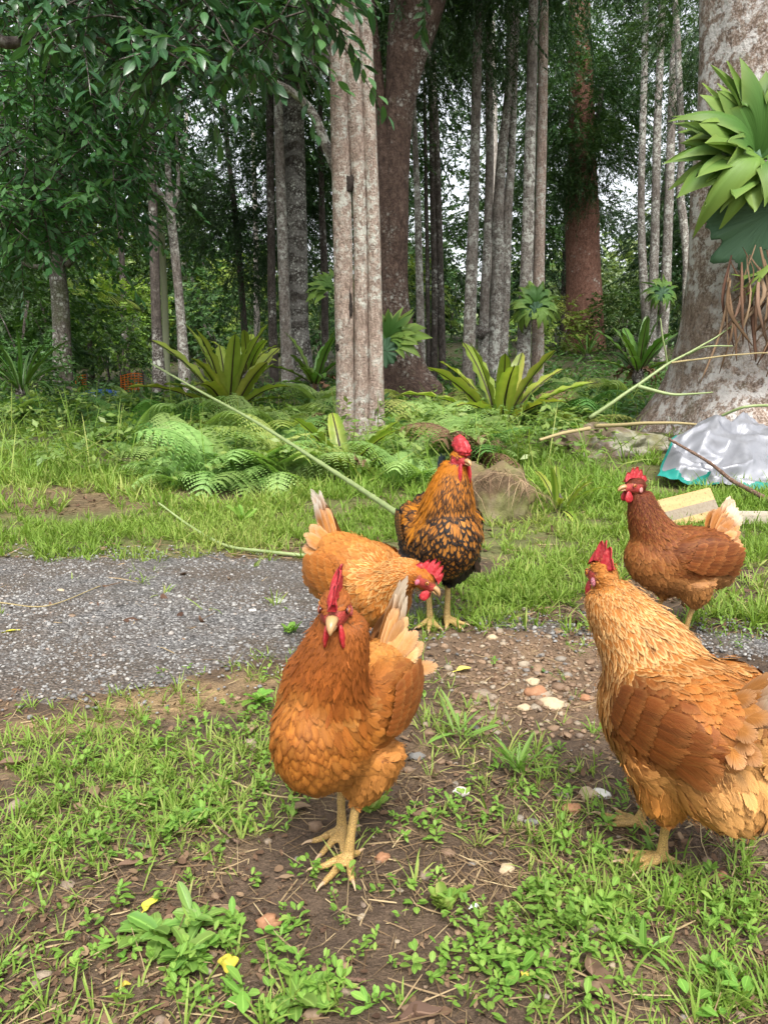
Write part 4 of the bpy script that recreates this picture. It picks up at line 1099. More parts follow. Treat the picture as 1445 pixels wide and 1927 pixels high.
FZ = [(330, 830, 100, 40, .5), (480, 870, 190, 50, 1.2), (420, 905, 150, 25, .9), (590, 840, 70, 50, .9), (620, 770, 60, 30, .7), (790, 815, 90, 45, 1.1), (870, 830, 80, 50, 1), (980, 800, 90, 40, .9), (1070, 800, 70, 30, .9), (1040, 750, 130, 30, .6), (100, 775, 110, 20, .5), (250, 790, 100, 20, .4), (760, 880, 80, 30, .7)]
FERN_Y = leaf_mat("lacy_fern_yellowing", (.20, .26, .06), (.28, .33, .09), (.38, .38, .13), trans=.4, rough=.55, spec=.2, vein=0)
FERN_B = leaf_mat("lacy_fern_dead", (.10, .065, .035), (.18, .12, .065), (.27, .20, .12), trans=.15, rough=.8, spec=.1, vein=0)
FERN_D = leaf_mat("lacy_fern_deep", (.06, .15, .035), (.10, .21, .055), (.16, .27, .08), trans=.35, rough=.5, spec=.25, vein=0)
fern_sets = [fern_meshes]
for mt_ in (FERN_Y, FERN_D, FERN_B):
    q_ = []
    for me in fern_meshes:
        c_ = me.copy(); c_.materials.clear(); c_.materials.append(mt_); q_.append(c_)
    fern_sets.append(q_)
FLAB = ["light green lacy fern in the fern bank behind the mown grass", "yellowing lacy fern in the fern bank behind the mown grass", "deep green lacy fern in the fern bank behind the mown grass", "dead brown lacy fern in the fern bank behind the mown grass"]
fr = random.Random(5); nfern = 0
for k in range(3000):
    px, py = fr.uniform(40, 1160), fr.uniform(730, 930)
    if fr.random() > blobs(np.array([[px, py]]), FZ)[0]: continue
    if 560 < px < 735 and py > 825: continue
    g = G1(px, py)
    if not (4.2 < g[1] < 12): continue
    fk = fr.choices((0, 1, 2, 3), (5, 2.2, 2.4, .7))[0]
    t = obj("lacy_fern", fern_sets[fk][k % 4], None, None, (g[0], g[1], g[2] - .01))
    t.rotation_euler = (0, 0, fr.uniform(0, 6.28)); s = fr.uniform(.5, 1.25); t.scale = (s, s, s * fr.uniform(.8, 1.5))
    t.rotation_euler = (fr.gauss(0, .16), fr.gauss(0, .16), fr.uniform(0, 6.28))
    tag(t, FLAB[fk], "fern", "lacy ferns on the bank")
    nfern += 1
    if nfern >= 125: break

# leafy weeds tangled between the ferns
N = 1500
px = RNG.uniform(-60, 1200, N); py = RNG.uniform(735, 925, N)
w_ = np.clip(blobs(np.stack([px, py], -1), FZ + [(60, 800, 140, 50, .9), (250, 800, 160, 40, .8), (200, 880, 260, 30, .4), (1050, 850, 120, 40, .8)]), 0, 1)
g = G(px, py); g = g[(RNG.random(N) < w_) & (g[:, 1] < 12)]; N = len(g)
g[:, 2] += RNG.uniform(.02, .20, N)
d = RNG.normal(0, 1, (N, 3)); d[:, 2] = np.abs(d[:, 2])
V, F, U = sprays(g, d, .22, 8, .06, .030, .4)
V[:, 2] = np.maximum(V[:, 2], terrain0(V[:, 0], V[:, 1]) + .01)
obj("weeds", mesh("weeds", V, F, {'fuv': U}), LEAF_LIGHT, kind='stuff')
px = RNG.uniform(-60, 1200, 900); py = RNG.uniform(740, 925, 900); g = G(px, py); g = g[g[:, 1] < 12]; N = len(g)
V, F, U = blades(g, RNG.normal(0, .5, (N, 3)) + [0, 0, 1], RNG.normal(0, 1, (N, 3)), RNG.uniform(.15, .5, N), .007, [(0, .4), (.4, .5), (.8, .3), (1, .04)], bend=RNG.uniform(.3, 1.9, N), mid=False)
obj("tall_grass", mesh("tall_grass", V, F, {'fuv': U}), GRASS, kind='stuff')

# ================================================================ THINGS LYING ABOUT
# silver tarpaulin heaped over something -------------------------------------
def tarp():
    rows = [[(1222, 936, 3.45), (1262, 936, 3.40), (1302, 930, 3.38), (1345, 922, 3.36), (1400, 942, 3.28), (1450, 947, 3.28), (1530, 947, 3.3)],
            [(1238, 885, 3.55), (1268, 878, 3.48), (1306, 884, 3.44), (1345, 888, 3.48), (1392, 905, 3.38), (1436, 902, 3.42), (1515, 905, 3.45)],
            [(1252, 838, 3.72), (1285, 826, 3.70), (1318, 832, 3.62), (1352, 864, 3.62), (1398, 866, 3.54), (1426, 846, 3.66), (1500, 865, 3.6)],
            [(1275, 828, 3.95), (1310, 806, 3.92), (1341, 785, 3.88), (1366, 802, 3.78), (1393, 780, 3.90), (1420, 816, 3.78), (1490, 830, 3.85)],
            [(1290, 836, 4.2), (1330, 816, 4.2), (1352, 806, 4.2), (1374, 806, 4.2), (1402, 800, 4.2), (1430, 822, 4.2), (1500, 836, 4.2)]]
    C = np.array([[P(q[0], q[1], q[2] * 1.235) for q in r] for r in rows])
    C[0, :, 2] = terrain0(C[0, :, 0], C[0, :, 1]) + .012
    bk = C[-1] + [0, .25, 0]; bk[:, 2] = terrain0(bk[:, 0], bk[:, 1]) + .01
    C = np.concatenate([C, bk[None]])
    def up(Q, k, lin):
        m = len(Q); t = np.linspace(0, m - 1 - 1e-6, (m - 1) * k + 1); i = t.astype(int); f = (t - i).reshape(-1, *([1] * (Q.ndim - 1)))
        L_ = Q[i] * (1 - f) + Q[i + 1] * f
        S_ = smooth_path(Q.reshape(m, -1), len(t)).reshape(L_.shape)
        return L_ * lin + S_ * (1 - lin)
    k = 14
    Q = up(C, k, .85); Q = up(Q.swapaxes(0, 1), k, .85).swapaxes(0, 1)
    nr, na = Q.shape[:2]
    w = Q * 1.0
    for s_, am, f in ((3, .065, 3.2), (4, .030, 7.0), (5, .008, 16.0)):
        r_ = 1 - 2 * np.abs(vnoise(w * [f, f * 1.3, f * .8] + vnoise(w * f * .7, s_)[..., None], s_ + 40))
        Q = Q + np.array([.15, -.75, .65]) * (am * r_)[..., None]
    Q[..., 2] = np.maximum(Q[..., 2], terrain0(Q[..., 0], Q[..., 1]) + .008)
    c = C[1, 3].copy(); c[2] = float(terrain0(c[0], c[1]))
    t = thing("tarpaulin", "crumpled silver tarpaulin with green hem heaped at the foot of the big trunk", "tarp", tuple(c))
    V = (Q - c).reshape(-1, 3)
    i, j = np.meshgrid(np.arange(nr - 1), np.arange(na - 1), indexing='ij')
    F = np.stack([i * na + j, i * na + j + 1, (i + 1) * na + j + 1, (i + 1) * na + j], -1)
    hemw = 5 + (2.5 * np.sin(j * .21)).astype(int) - 6 * ((j > 3.0 * k - 9) & (j < 3.0 * k + 10))
    ishem = (i < hemw) | (j < 2) | ((j > 5 * k) & (i > k) & (i < k + 9))
    m = Mat("silver_sheet"); n = m.noise(m.coord(), 9, 5, .6); n2 = m.noise(m.coord(), 70, 3)
    SIL = m.pbr(m.mix(n.outputs[0], (.17, .175, .195), (.32, .325, .35)), .42, .5, normal=m.bump(n2.outputs[0], .12, .004), **{'Metallic': .35})
    m = Mat("green_hem"); n = m.noise(m.coord(), 25, 3)
    GRN = m.pbr(m.mix(n.outputs[0], (.006, .13, .105), (.015, .22, .18)), .5, .3)
    obj("sheet", mesh("sheet", V, F[~ishem]), SIL, t)
    obj("hem", mesh("hem", V, F[ishem]), GRN, t)
    return t
tarp()
# timber -----------------------------------------------------------------------
def timber_mat(name, a, b, stripe=None, sc=1.0, rz=0):
    m = Mat(name)
    v = m.coord((1.2 * sc, 14 * sc, 14 * sc)); n = m.noise(v, 3, 5, .6, .5); n2 = m.noise(m.coord(), 90, 3)
    col = m.mix(n.outputs[0], a, b)
    col = m.mix(m.ramp(n2.outputs[0], [(.55, 0.0), (.7, .5)]), col, (.06, .05, .04))
    if stripe:
        y = m.n('SeparateXYZ', {0: m.coord()}).outputs[2 if stripe[0] == 'z' else 1]
        k = m.math('MULTIPLY', m.math('GREATER_THAN', y, stripe[1]), m.math('LESS_THAN', y, stripe[2]))
        col = m.mix(m.math('MULTIPLY', k, .8), col, m.mix(n2.outputs[0], (.05, .05, .05), (.30, .27, .22)))
    return m.pbr(col, .75, .25, normal=m.bump(n.outputs[0], .4, .004))
def box_bm(sx, sy, sz, bev=.006):
    import bmesh
    bm = bmesh.new(); bmesh.ops.create_cube(bm, size=1)
    bmesh.ops.scale(bm, vec=(sx, sy, sz), verts=bm.verts)
    bmesh.ops.bevel(bm, geom=list(bm.edges), offset=bev, segments=2, affect='EDGES')
    me = bpy.data.meshes.new("timber"); bm.to_mesh(me); bm.free(); return me
g = G1(1290, 985)
o = obj("timber_block", box_bm(.31, .05, .145, .005), timber_mat("yellow_timber", (.33, .205, .085), (.50, .35, .17), ('z', -.035, .012)), None, (g[0] + .012, g[1] + .03, g[2] + .062))
o.rotation_euler = (R(-28), R(-8), R(22)); tag(o, "yellow sawn timber block with dark stripe, leaning in front of the silver tarp", "timber")
g = G1(1420, 990)
o = obj("timber_board", box_bm(.62, .10, .045, .003), timber_mat("grey_timber", (.30, .26, .20), (.48, .42, .33)), None, (g[0] + .14, g[1] + .06, g[2] + .025))
o.rotation_euler = (0, R(1), R(3)); tag(o, "weathered grey board lying in the grass behind the dark hen's tail", "board")
# rocks -------------------------------------------------------------------------
def rock_mat(name, a, b, lich, moss=0.0):
    m = Mat(name); w = m.coord(); n = m.noise(w, 7, 6, .65); n2 = m.noise(w, 3, 4, .6); n3 = m.noise(w, 45, 4)
    col = m.mix(n.outputs[0], a, b)
    col = m.mix(m.ramp(n2.outputs[0], [(.5, 0.0), (.62, lich)]), col, m.mix(n3.outputs[0], (.28, .27, .24), (.58, .57, .53)))
    if moss: col = m.mix(m.ramp(m.noise(w, 5, 4).outputs[0], [(.45, 0.0), (.6, moss)]), col, (.12, .13, .03))
    return m.pbr(col, .85, .2, normal=m.bump(m.math('ADD', n.outputs[0], m.math('MULTIPLY', n3.outputs[0], .4)), .9, .02))
def big_rock(label, c, size, seed, mat, rz=0.0, name="boulder"):
    V, F = rock_shape(seed, 64, 44, .28)
    V = V + nrmz(V) * ((.16 - np.abs(fbm(V * 2.2, 4, seed))[:, None]) * .45 + fbm(V * 7, 3, seed)[:, None] * .06)
    o = obj(name, mesh(name, V * size, F), mat, None, tuple(c)); o.rotation_euler = (0, 0, rz)
    return tag(o, label, "rock")
g = G1(1150, 862)
big_rock("flat lichen-covered boulder between the tarp and the ferns", g + [.04, .25, .03], (.36, .22, .15), 3, rock_mat("lichen_rock", (.06, .045, .03), (.17, .125, .085), .7, .5))
g = G1(950, 985)
big_rock("mossy brown rock right beside the cockerel", g + [-.03, .10, .05], (.17, .11, .21), 4, rock_mat("mossy_rock", (.09, .06, .035), (.19, .135, .08), .15, .7))
# dry grass hair over that rock
N = 130
a = RNG.uniform(-.2, .17, N); b = np.stack([g[0] - .03 + a, g[1] + .05 + RNG.uniform(-.07, .05, N), np.full(N, g[2] + .23) - (a / .3) ** 2 * .3], -1)
V, F, U = blades(b, np.stack([RNG.normal(0, .6, N), RNG.normal(-.6, .3, N), RNG.uniform(-.2, .5, N)], -1), np.array([[0, -.3, 1.0]]) + 0 * b, RNG.uniform(.08, .22, N), .0028, [(0, .5), (.5, .45), (1, .1)], bend=RNG.uniform(-1.9, -.8, N), mid=False)
obj("dry_grass", mesh("dry_grass", V, F, {'fuv': U}), STRAW, kind='stuff')
# long green cane lying across, and a thin one --------------------------------
def cane_mat():
    m = Mat("green_cane"); n = m.noise(m.coord((1, 1, 1)), 14, 4)
    return m.pbr(m.mix(n.outputs[0], (.13, .19, .06), (.30, .35, .16)), .4, .4)
CANE = cane_mat()
def cane(name, label, pts, r0, r1, nodes, cat="cane", mat=None, k=60):
    q = smooth_path(pts, k)
    rad = np.linspace(r0, r1, k)
    if nodes:
        for f in np.linspace(.04, .97, nodes): rad = rad * (1 + .22 * np.exp(-((np.linspace(0, 1, k) - f) * k / .8) ** 2))
    V, F = tube(q, rad, 10, up=(.1, .9, .3))
    return tag(obj(name, mesh(name, V, F), mat or CANE), label, cat)
c1 = P(285, 684, 5.6)
cane("green_cane", "long straight green cane slanting down from the fern to the cockerel", [P(765, 978, 2.55), P(640, 895, 3.3), P(480, 793, 4.25), P(380, 738, 4.95), P(285, 684, 5.6)], .011, .006, 22, k=180)
cane("green_cane", "thin curved green cane lying along the gravel edge by the stooping hen", [P(300, 955, 3.4) + [0, 0, .02], G1(360, 1005) + [0, 0, .03], G1(425, 1033) + [0, 0, .02], G1(500, 1047) + [0, 0, .012], G1(590, 1052) + [0, 0, .012]], .004, .0075, 14, k=120)
FALL = Mat("dry_cane").pbr((.30, .24, .12), .7, .2)
fb = thing("fallen_branch", "green and tan cut branches propped against the big right trunk", "branch", (0, 0, 0))
for a in ([P(1110, 788, 5.3), P(1185, 735, 5.3), P(1262, 682, 5.35), P(1320, 650, 5.4), P(1392, 606, 5.5)], [P(1262, 684, 5.34), P(1340, 672, 5.3), P(1400, 668, 5.3), P(1470, 664, 5.4)], [P(1255, 688, 5.35), P(1245, 640, 5.3), P(1240, 600, 5.3)], [P(1200, 726, 5.3), P(1270, 742, 5.2), P(1340, 736, 5.2)], [P(1290, 668, 5.36), P(1330, 652, 5.2), P(1380, 651, 5.2)], [P(1120, 800, 5.1), P(1200, 796, 4.9), P(1300, 800, 4.8), P(1345, 804, 4.7)]):
    k_ = len(a) * 8; q = smooth_path(a, k_); q += np.stack([vnoise(q * 6 + j, 2) * .012 for j in range(3)], -1)
    V, F = tube(q, np.linspace(.015 if a[0][0] < 1.9 else .007, .004, k_), 7, up=(.1, .9, .3)); obj("stem", mesh("stem", V, F), CANE if len(a) != 4 else FALL, fb)
BROWN = bark_mat("stick_bark", (.17, .10, .07), (.07, .045, .035), (.30, .21, .15), lich=.2, sc=4)
cane("stick", "brown knobbly stick lying across the silver tarp", [P(1258, 826, 4.36), P(1330, 868, 4.16), P(1375, 903, 3.98), P(1410, 922, 3.88), P(1475, 958, 3.70)], .007, .013, 9, "stick", BROWN)
cane("bent_shoot", "green shoot curving out behind the silver tarp", [P(1358, 782, 4.6), P(1400, 766, 4.5), P(1450, 763, 4.5), P(1500, 766, 4.5)], .008, .008, 0, "shoot")
cane("stick", "pale stick lying by the ferns left of the lichen boulder", [P(1015, 828, 4.6), P(1060, 815, 4.65), P(1110, 806, 4.7)], .009, .012, 3, "stick", FALL)

# a hanging charred patch of root on the middle tree
# far-left clutter: blue sheet, orange mesh, orange marker -----------------------
m = Mat("blue_sheet"); BLUE = m.pbr((.04, .12, .45), .5, .4)
m = Mat("orange_plastic"); ORG = m.pbr((.72, .20, .02), .5, .3, trans=.3)
c = P(190, 742, 15.5)
V, F = ellipsoid((0, 0, 0), (.36, .22, .10), 24, 12); V = V + vnoise(V * 12, 3)[:, None] * .03
o = obj("blue_cover", mesh("blue_cover", V, F), BLUE, None, tuple(c)); tag(o, "small blue cover on a heap far off at the left", "cover")
V, F = ellipsoid((0, 0, 0), (.30, .16, .06), 20, 10); V = V + vnoise(V * 12, 6)[:, None] * .03
o = obj("grey_cover", mesh("grey_cover", V, F), Mat("grey_sheet").pbr((.45, .47, .5), .5, .4), None, tuple(P(215, 741, 15.6))); tag(o, "pale grey sheet lying beside the far blue cover", "cover")
def net(label, a, b, h, d):
    t = thing("barrier_net", label, "barrier", tuple(P(a, 735, d)))
    x0, x1 = P(a, 735, d)[0], P(b, 735, d)[0]; W = x1 - x0
    acc = Acc()
    for k in range(int(W / .07)):
        x = k * .07; zz = h * (1 + .2 * math.sin(x * 5)); V, F = tube([[x, .03 * math.sin(k), -.2], [x + .02, 0, zz]], [.009, .009], 4); acc.add(V, F)
    for k in range(7):
        q = np.stack([np.linspace(0, W, 12), .03 * np.sin(np.linspace(0, 9, 12)), h * (k + .6) / 7 * (1 + .2 * np.sin(np.linspace(0, W, 12) * 5))], -1); V, F = tube(q, np.full(12, .008), 4); acc.add(V, F)
    obj("netting", acc.build("netting"), ORG, t, kind='stuff')
    for x in (0, W): V, F = tube([[x, .03, -.3], [x, .03, h * 1.25]], [.02, .02], 8); obj("stake", mesh("stake", V, F), BARK_DARK, t)
net("orange plastic barrier net right of the far blue cover", 228, 270, .30, 15.8)
net("short orange barrier net left of the far blue cover", 143, 165, .28, 15.8)
c = P(415, 676, 10)
o = thing("marker_post", "small bright orange marker cap on a thin stake above the large fern", "marker", (c[0], c[1], float(terrain0(c[0], c[1]))))
V, F = tube([[0, 0, -.1], [0, 0, c[2] - o.location.z]], [.012, .012], 8); obj("stake", mesh("stake", V, F), BARK_DARK, o)
V, F = tube([[0, 0, c[2] - o.location.z - .045], [0, 0, c[2] - o.location.z + .045]], [.040, .046], 14); obj("cap", mesh("cap", V, F), Mat("orange_cap").pbr((.80, .34, .02), .4, .4), o)

# ---- leaves, stones and rosettes on the ground near the birds
DLEAF = leaf_mat("fallen_leaf", (.085, .052, .034), (.16, .10, .065), (.26, .185, .12), trans=.12, rough=.7, spec=.2, vein=.35)
def fallen_leaf(px, py, L, W, rz, label, mat, curl=.5, tilt=0.1):
    g = G1(px, py)
    nr, nu = 12, 7
    t = np.linspace(0, 1, nr); hw = W / 2 * np.maximum(np.sin(np.pi * np.clip(t * .96 + .03, 0, 1)) ** .8, .03)
    Uu, T = np.meshgrid(np.linspace(-1, 1, nu), t)
    sd = random.randrange(99)
    X = (T - .5) * L; Y = Uu * hw[:, None] * (1 - .15 * np.abs(Uu))
    nzv = vnoise(np.stack([X * 30, Y * 30, 0 * X + sd], -1), sd)
    Y = Y * (1 + .35 * nzv) + .10 * W * np.sin(T * 9 + sd)
    Z = np.abs(Uu) ** 1.6 * hw[:, None] * curl + .25 * curl * L * (T - .5) ** 2 + nzv * L * .06
    V = np.stack([X, Y, Z], -1).reshape(-1, 3)
    i = (np.arange(nr - 1)[:, None] * nu + np.arange(nu - 1)[None]).ravel()
    rv = random.random()
    me = mesh("fallen_leaf", V, np.stack([i, i + 1, i + nu + 1, i + nu], -1), {'fuv': np.stack([Uu * .5 + .5, T, 0 * T + rv], -1).reshape(-1, 3)})
    o = obj("fallen_leaf", me, mat, None, (g[0], g[1], g[2] + .006)); o.rotation_euler = (random.gauss(0, tilt), random.gauss(0, tilt), rz)
    q = smooth_path([[-L * .5, 0, .08 * L * curl], [-L * .62, .01 * L, .05 * L * curl], [-L * .72, .03 * L, 0]], 5)
    V, F = tube(q, np.full(5, .0011), 5); obj("stalk", mesh("stalk", V, F, {'fuv': np.tile([.5, .5, .2], (len(V), 1))}), mat, o)
    return tag(o, label, "leaf")
YLEAF = leaf_mat("yellow_leaf", (.42, .36, .04), (.55, .48, .07), (.62, .55, .16), trans=.2, rough=.5, spec=.3)
GLEAF = leaf_mat("green_leaf", (.05, .13, .03), (.09, .19, .05), (.14, .24, .06), trans=.2, rough=.35, spec=.4)
for a in ((30, 1448, .055, .024, .35, "dry tan leaf lying at the left edge below the gravel", DLEAF, .9), (175, 1500, .040, .022, 2.4, "crumpled dry leaf at the left among the grass tufts", DLEAF, .9),
          (255, 1632, .052, .018, .75, "long pale brown leaf above the broad rosette", DLEAF, .6), (272, 1602, .032, .016, .1, "dark green fallen leaf beside the long brown leaf", GLEAF, .3),
          (283, 1705, .030, .021, 1.3, "pale yellow-green leaf at the top of the broad rosette", YLEAF, .35), (430, 1820, .028, .022, 2.0, "yellow-green folded leaf at the right of the broad rosette", YLEAF, .5),
          (236, 1863, .014, .012, .4, "tiny bright yellow leaf below the broad rosette", YLEAF, .6), (1122, 1855, .062, .028, 1.75, "big curled brown leaf in the bottom right mud", DLEAF, .9),
          (1025, 1818, .032, .024, 2.2, "torn grey-brown leaf left of the big curled one", DLEAF, .4), (800, 1540, .040, .026, .3, "reddish dry leaf in the middle of the dirt", DLEAF, .5),
          (905, 1535, .030, .016, 2.7, "small pinkish dry leaf right of the reddish one", DLEAF, .7), (1015, 1263, .046, .020, 2.5, "dark green leaf lying on the rubble", GLEAF, .35),
          (872, 1268, .042, .020, .5, "yellowing leaf on the rubble's left side", YLEAF, .5), (16, 1196, .050, .022, 3.1, "yellow leaf on the gravel at the left edge", YLEAF, .3),
          (470, 1385, .05, .022, 1.2, "brown leaf upright in the grass left of the walking hen", DLEAF, .7), (790, 1915, .050, .026, .2, "large reddish-brown leaf cut by the bottom edge", DLEAF, .4),
          (1120, 1890, .045, .022, 2.6, "dark curled leaf below the big brown one", DLEAF, 1.0), (990, 1848, .018, .014, .8, "small yellow leaf left of the torn grey leaf", YLEAF, .5),
          (560, 1520, .045, .018, .2, "flat tan leaf left of the walking hen's feet", DLEAF, .3), (540, 1655, .022, .014, .2, "tan leaf scrap below the flat tan leaf", DLEAF, .5)):
    fallen_leaf(*a)
def stone(px, py, s, label, cols, seed, flat=.6):
    g = G1(px, py); V, F = rock_shape(seed, 18, 12, .3)
    V = V + nrmz(V) * fbm(V * 3, 3, seed)[:, None] * .12
    m = Mat("stone"); n = m.noise(m.coord(), 130, 5, .6)
    o = obj("stone", mesh("stone", V * [s, s * .75, s * flat], F), m.pbr(m.mix(n.outputs[0], cols[0], cols[1]), .7, .3, normal=m.bump(n.outputs[0], .5, .003)), None, (g[0], g[1], g[2] + s * flat * .35)); o.rotation_euler = (0, 0, random.uniform(-.5, .5))
    return tag(o, label, "stone")
TAN, ORA, GRY, WHI = ((.30, .21, .12), (.52, .42, .28)), ((.20, .09, .045), (.36, .19, .10)), ((.10, .095, .09), (.24, .23, .21)), ((.5, .48, .42), (.78, .75, .68))
for a in ((1035, 1327, .026, "largest cream stone on the reddish rubble", TAN, 1, .5), (1010, 1308, .026, "rusty red stone just behind the largest cream stone", ORA, 2), (1002, 1285, .015, "rounded tan stone at the back of the rubble", TAN, 3), (985, 1335, .014, "small cream stone left of the largest one", TAN, 4),
          (1100, 1315, .013, "orange stone at the right of the rubble", ORA, 5), (925, 1205, .014, "pinkish stone near the cockerel's feet", TAN, 6), (1105, 1502, .017, "flat pinkish stone near the right hen's breast", TAN, 7), (1130, 1500, .015, "pale yellow stone touching the flat pinkish stone", WHI, 8),
          (1075, 1530, .014, "olive brown round stone below the flat pinkish stone", ORA, 9), (953, 1632, .012, "tan stone in the dirt left of the right hen's foot", TAN, 10), (720, 1620, .011, "orange pebble right of the walking hen's foot", ORA, 11), (730, 1840, .0, "", TAN, 12),
          (505, 1737, .014, "brown stone right of the broad rosette", ORA, 13), (700, 1785, .0, "", ORA, 14), (1000, 1550, .010, "grey pebble pair in the middle dirt", GRY, 15), (1355, 1660, .010, "reddish pebble right of the right hen's foot", ORA, 16), (867, 1495, .012, "grey-white flat stone by the weed tuft", WHI, 17),
          (366, 1130, .014, "dark clod lying on the gravel", ((.03, .022, .018), (.08, .06, .05)), 18), (530, 1135, .030, "pale broken slab half sunk in the gravel", ((.26, .26, .25), (.48, .47, .44)), 19, .25), (475, 1152, .012, "white pebble on the gravel left of the pale slab", WHI, 20), (115, 1115, .012, "tan pebble on the gravel at the left", TAN, 21), (785, 1425, .013, "bluish grey stone right of the walking hen", GRY, 22)):
    if a[2] > 0: stone(*a)
o = fallen_leaf(893, 1718, .012, .009, .3, "tiny white feather-like petal on the dirt", leaf_mat("white_petal", (.7, .7, .7), (.8, .8, .8), (.85, .85, .85), vein=0), .6)
# rosettes: each leaf a part
ROS = leaf_mat("rosette_leaf", (.10, .20, .035), (.15, .27, .05), (.22, .34, .08), trans=.3, rough=.45, spec=.35, vein=.4)
def rosette(px, py, n, L, W, label, el=(.05, .5), seed=0, name="rosette_weed", mat=None):
    g = G1(px, py); t = thing(name, label, "weed", (g[0], g[1], g[2] + .003))
    r = random.Random(seed); ms = []
    for k in range(4):
        me, _ = frond_mesh(L, W, r.uniform(*el), r.uniform(.2, .7), seed * 7 + k, wave=W * .07, nr=11); me.materials.append(mat or ROS); ms.append(me)
    for k in range(n):
        o = obj("leaf", ms[k % 4], None, t); o.rotation_euler = (r.gauss(0, .2), r.gauss(-.12, .15), k * 2.4 + r.gauss(0, .2)); s = r.uniform(.5, 1.1); o.scale = (s, s, s); o.location = (r.gauss(0, .006), r.gauss(0, .006), r.uniform(0, .010))
    return t
rosette(300, 1765, 22, .046, .019, "broad pale green rosette weed in the lower left dirt", seed=1)
rosette(352, 1812, 16, .042, .017, "rosette weed overlapping the broad one below it", seed=2)
rosette(380, 1740, 12, .046, .015, "smaller rosette just above the broad pale one", seed=3)
rosette(560, 1895, 16, .040, .016, "rosette weed at the bottom edge left of centre", seed=4)
rosette(350, 1548, 12, .052, .018, "rosette weed among grass left of the walking hen's feet", seed=5)
rosette(975, 1465, 30, .070, .0075, "tall narrow-leaved weed tuft between the two front hens", el=(.5, 1.3), seed=6, name="weed_tuft")
rosette(870, 1395, 12, .095, .009, "sprawling strap-leaved weed by the walking hen's flank", el=(.2, .8), seed=7, name="weed_tuft")
rosette(1215, 1810, 10, .045, .009, "spiky grass tuft right of the big brown leaf", el=(.5, 1.2), seed=8, name="weed_tuft")
rosette(1340, 1835, 4, .030, .022, "three-leaved clover in the bottom right mud", el=(.2, .4), seed=9, name="clover")
rosette(838, 1718, 18, .026, .016, "nettle-like weed with toothed leaves in the front dirt", el=(.2, 1.0), seed=10, name="nettle_weed", mat=GRASS)
rosette(700, 1530, 14, .032, .017, "lobed green weed behind the walking hen's feet", el=(.2, 1.1), seed=11, name="nettle_weed", mat=GRASS)
rosette(545, 1195, 14, .045, .020, "leafy weed at the gravel edge behind the walking hen", el=(.3, 1.2), seed=12, name="nettle_weed", mat=WEED)
rosette(490, 1330, 14, .05, .024, "nettle-like weed touching the walking hen's breast", el=(.2, 1.0), seed=13, name="nettle_weed", mat=WEED)
rosette(455, 985, 9, .11, .035, "upright broad-leaved weed in the grass band left of the stooping hen", el=(.8, 1.35), seed=14, name="nettle_weed", mat=WEED)
rosette(1300, 975, 12, .055, .026, "small leafy weed growing against the yellow timber block", el=(.4, 1.3), seed=15, name="nettle_weed", mat=WEED)
cane("twig", "thin pale twig lying left of the walking hen's feet", [G1(400, 1462) + [0, 0, .012], G1(500, 1498) + [0, 0, .010], G1(600, 1510) + [0, 0, .010]], .0016, .0012, 3, "twig", FALL)
cane("twig", "grey-brown twig in the lower middle dirt", [G1(392, 1550) + [0, 0, .01], G1(450, 1590) + [0, 0, .008]], .0020, .0018, 2, "twig", BROWN)
cane("twig", "dark twig left of the big curled leaf", [G1(965, 1842) + [0, 0, .006], G1(1030, 1835) + [0, 0, .008], G1(1075, 1834) + [0, 0, .006]], .0020, .0012, 2, "twig", BROWN)
cane("twig", "dark stick scrap at the bottom edge middle", [G1(560, 1838) + [0, 0, .006], G1(690, 1862) + [0, 0, .008]], .0030, .0024, 2, "twig", BROWN)
cane("twig", "long dry stalk lying across the gravel at the left", [G1(0, 1140) + [0, 0, .01], G1(90, 1150) + [0, 0, .012], G1(190, 1110) + [0, 0, .01]], .0022, .0014, 3, "twig", FALL)
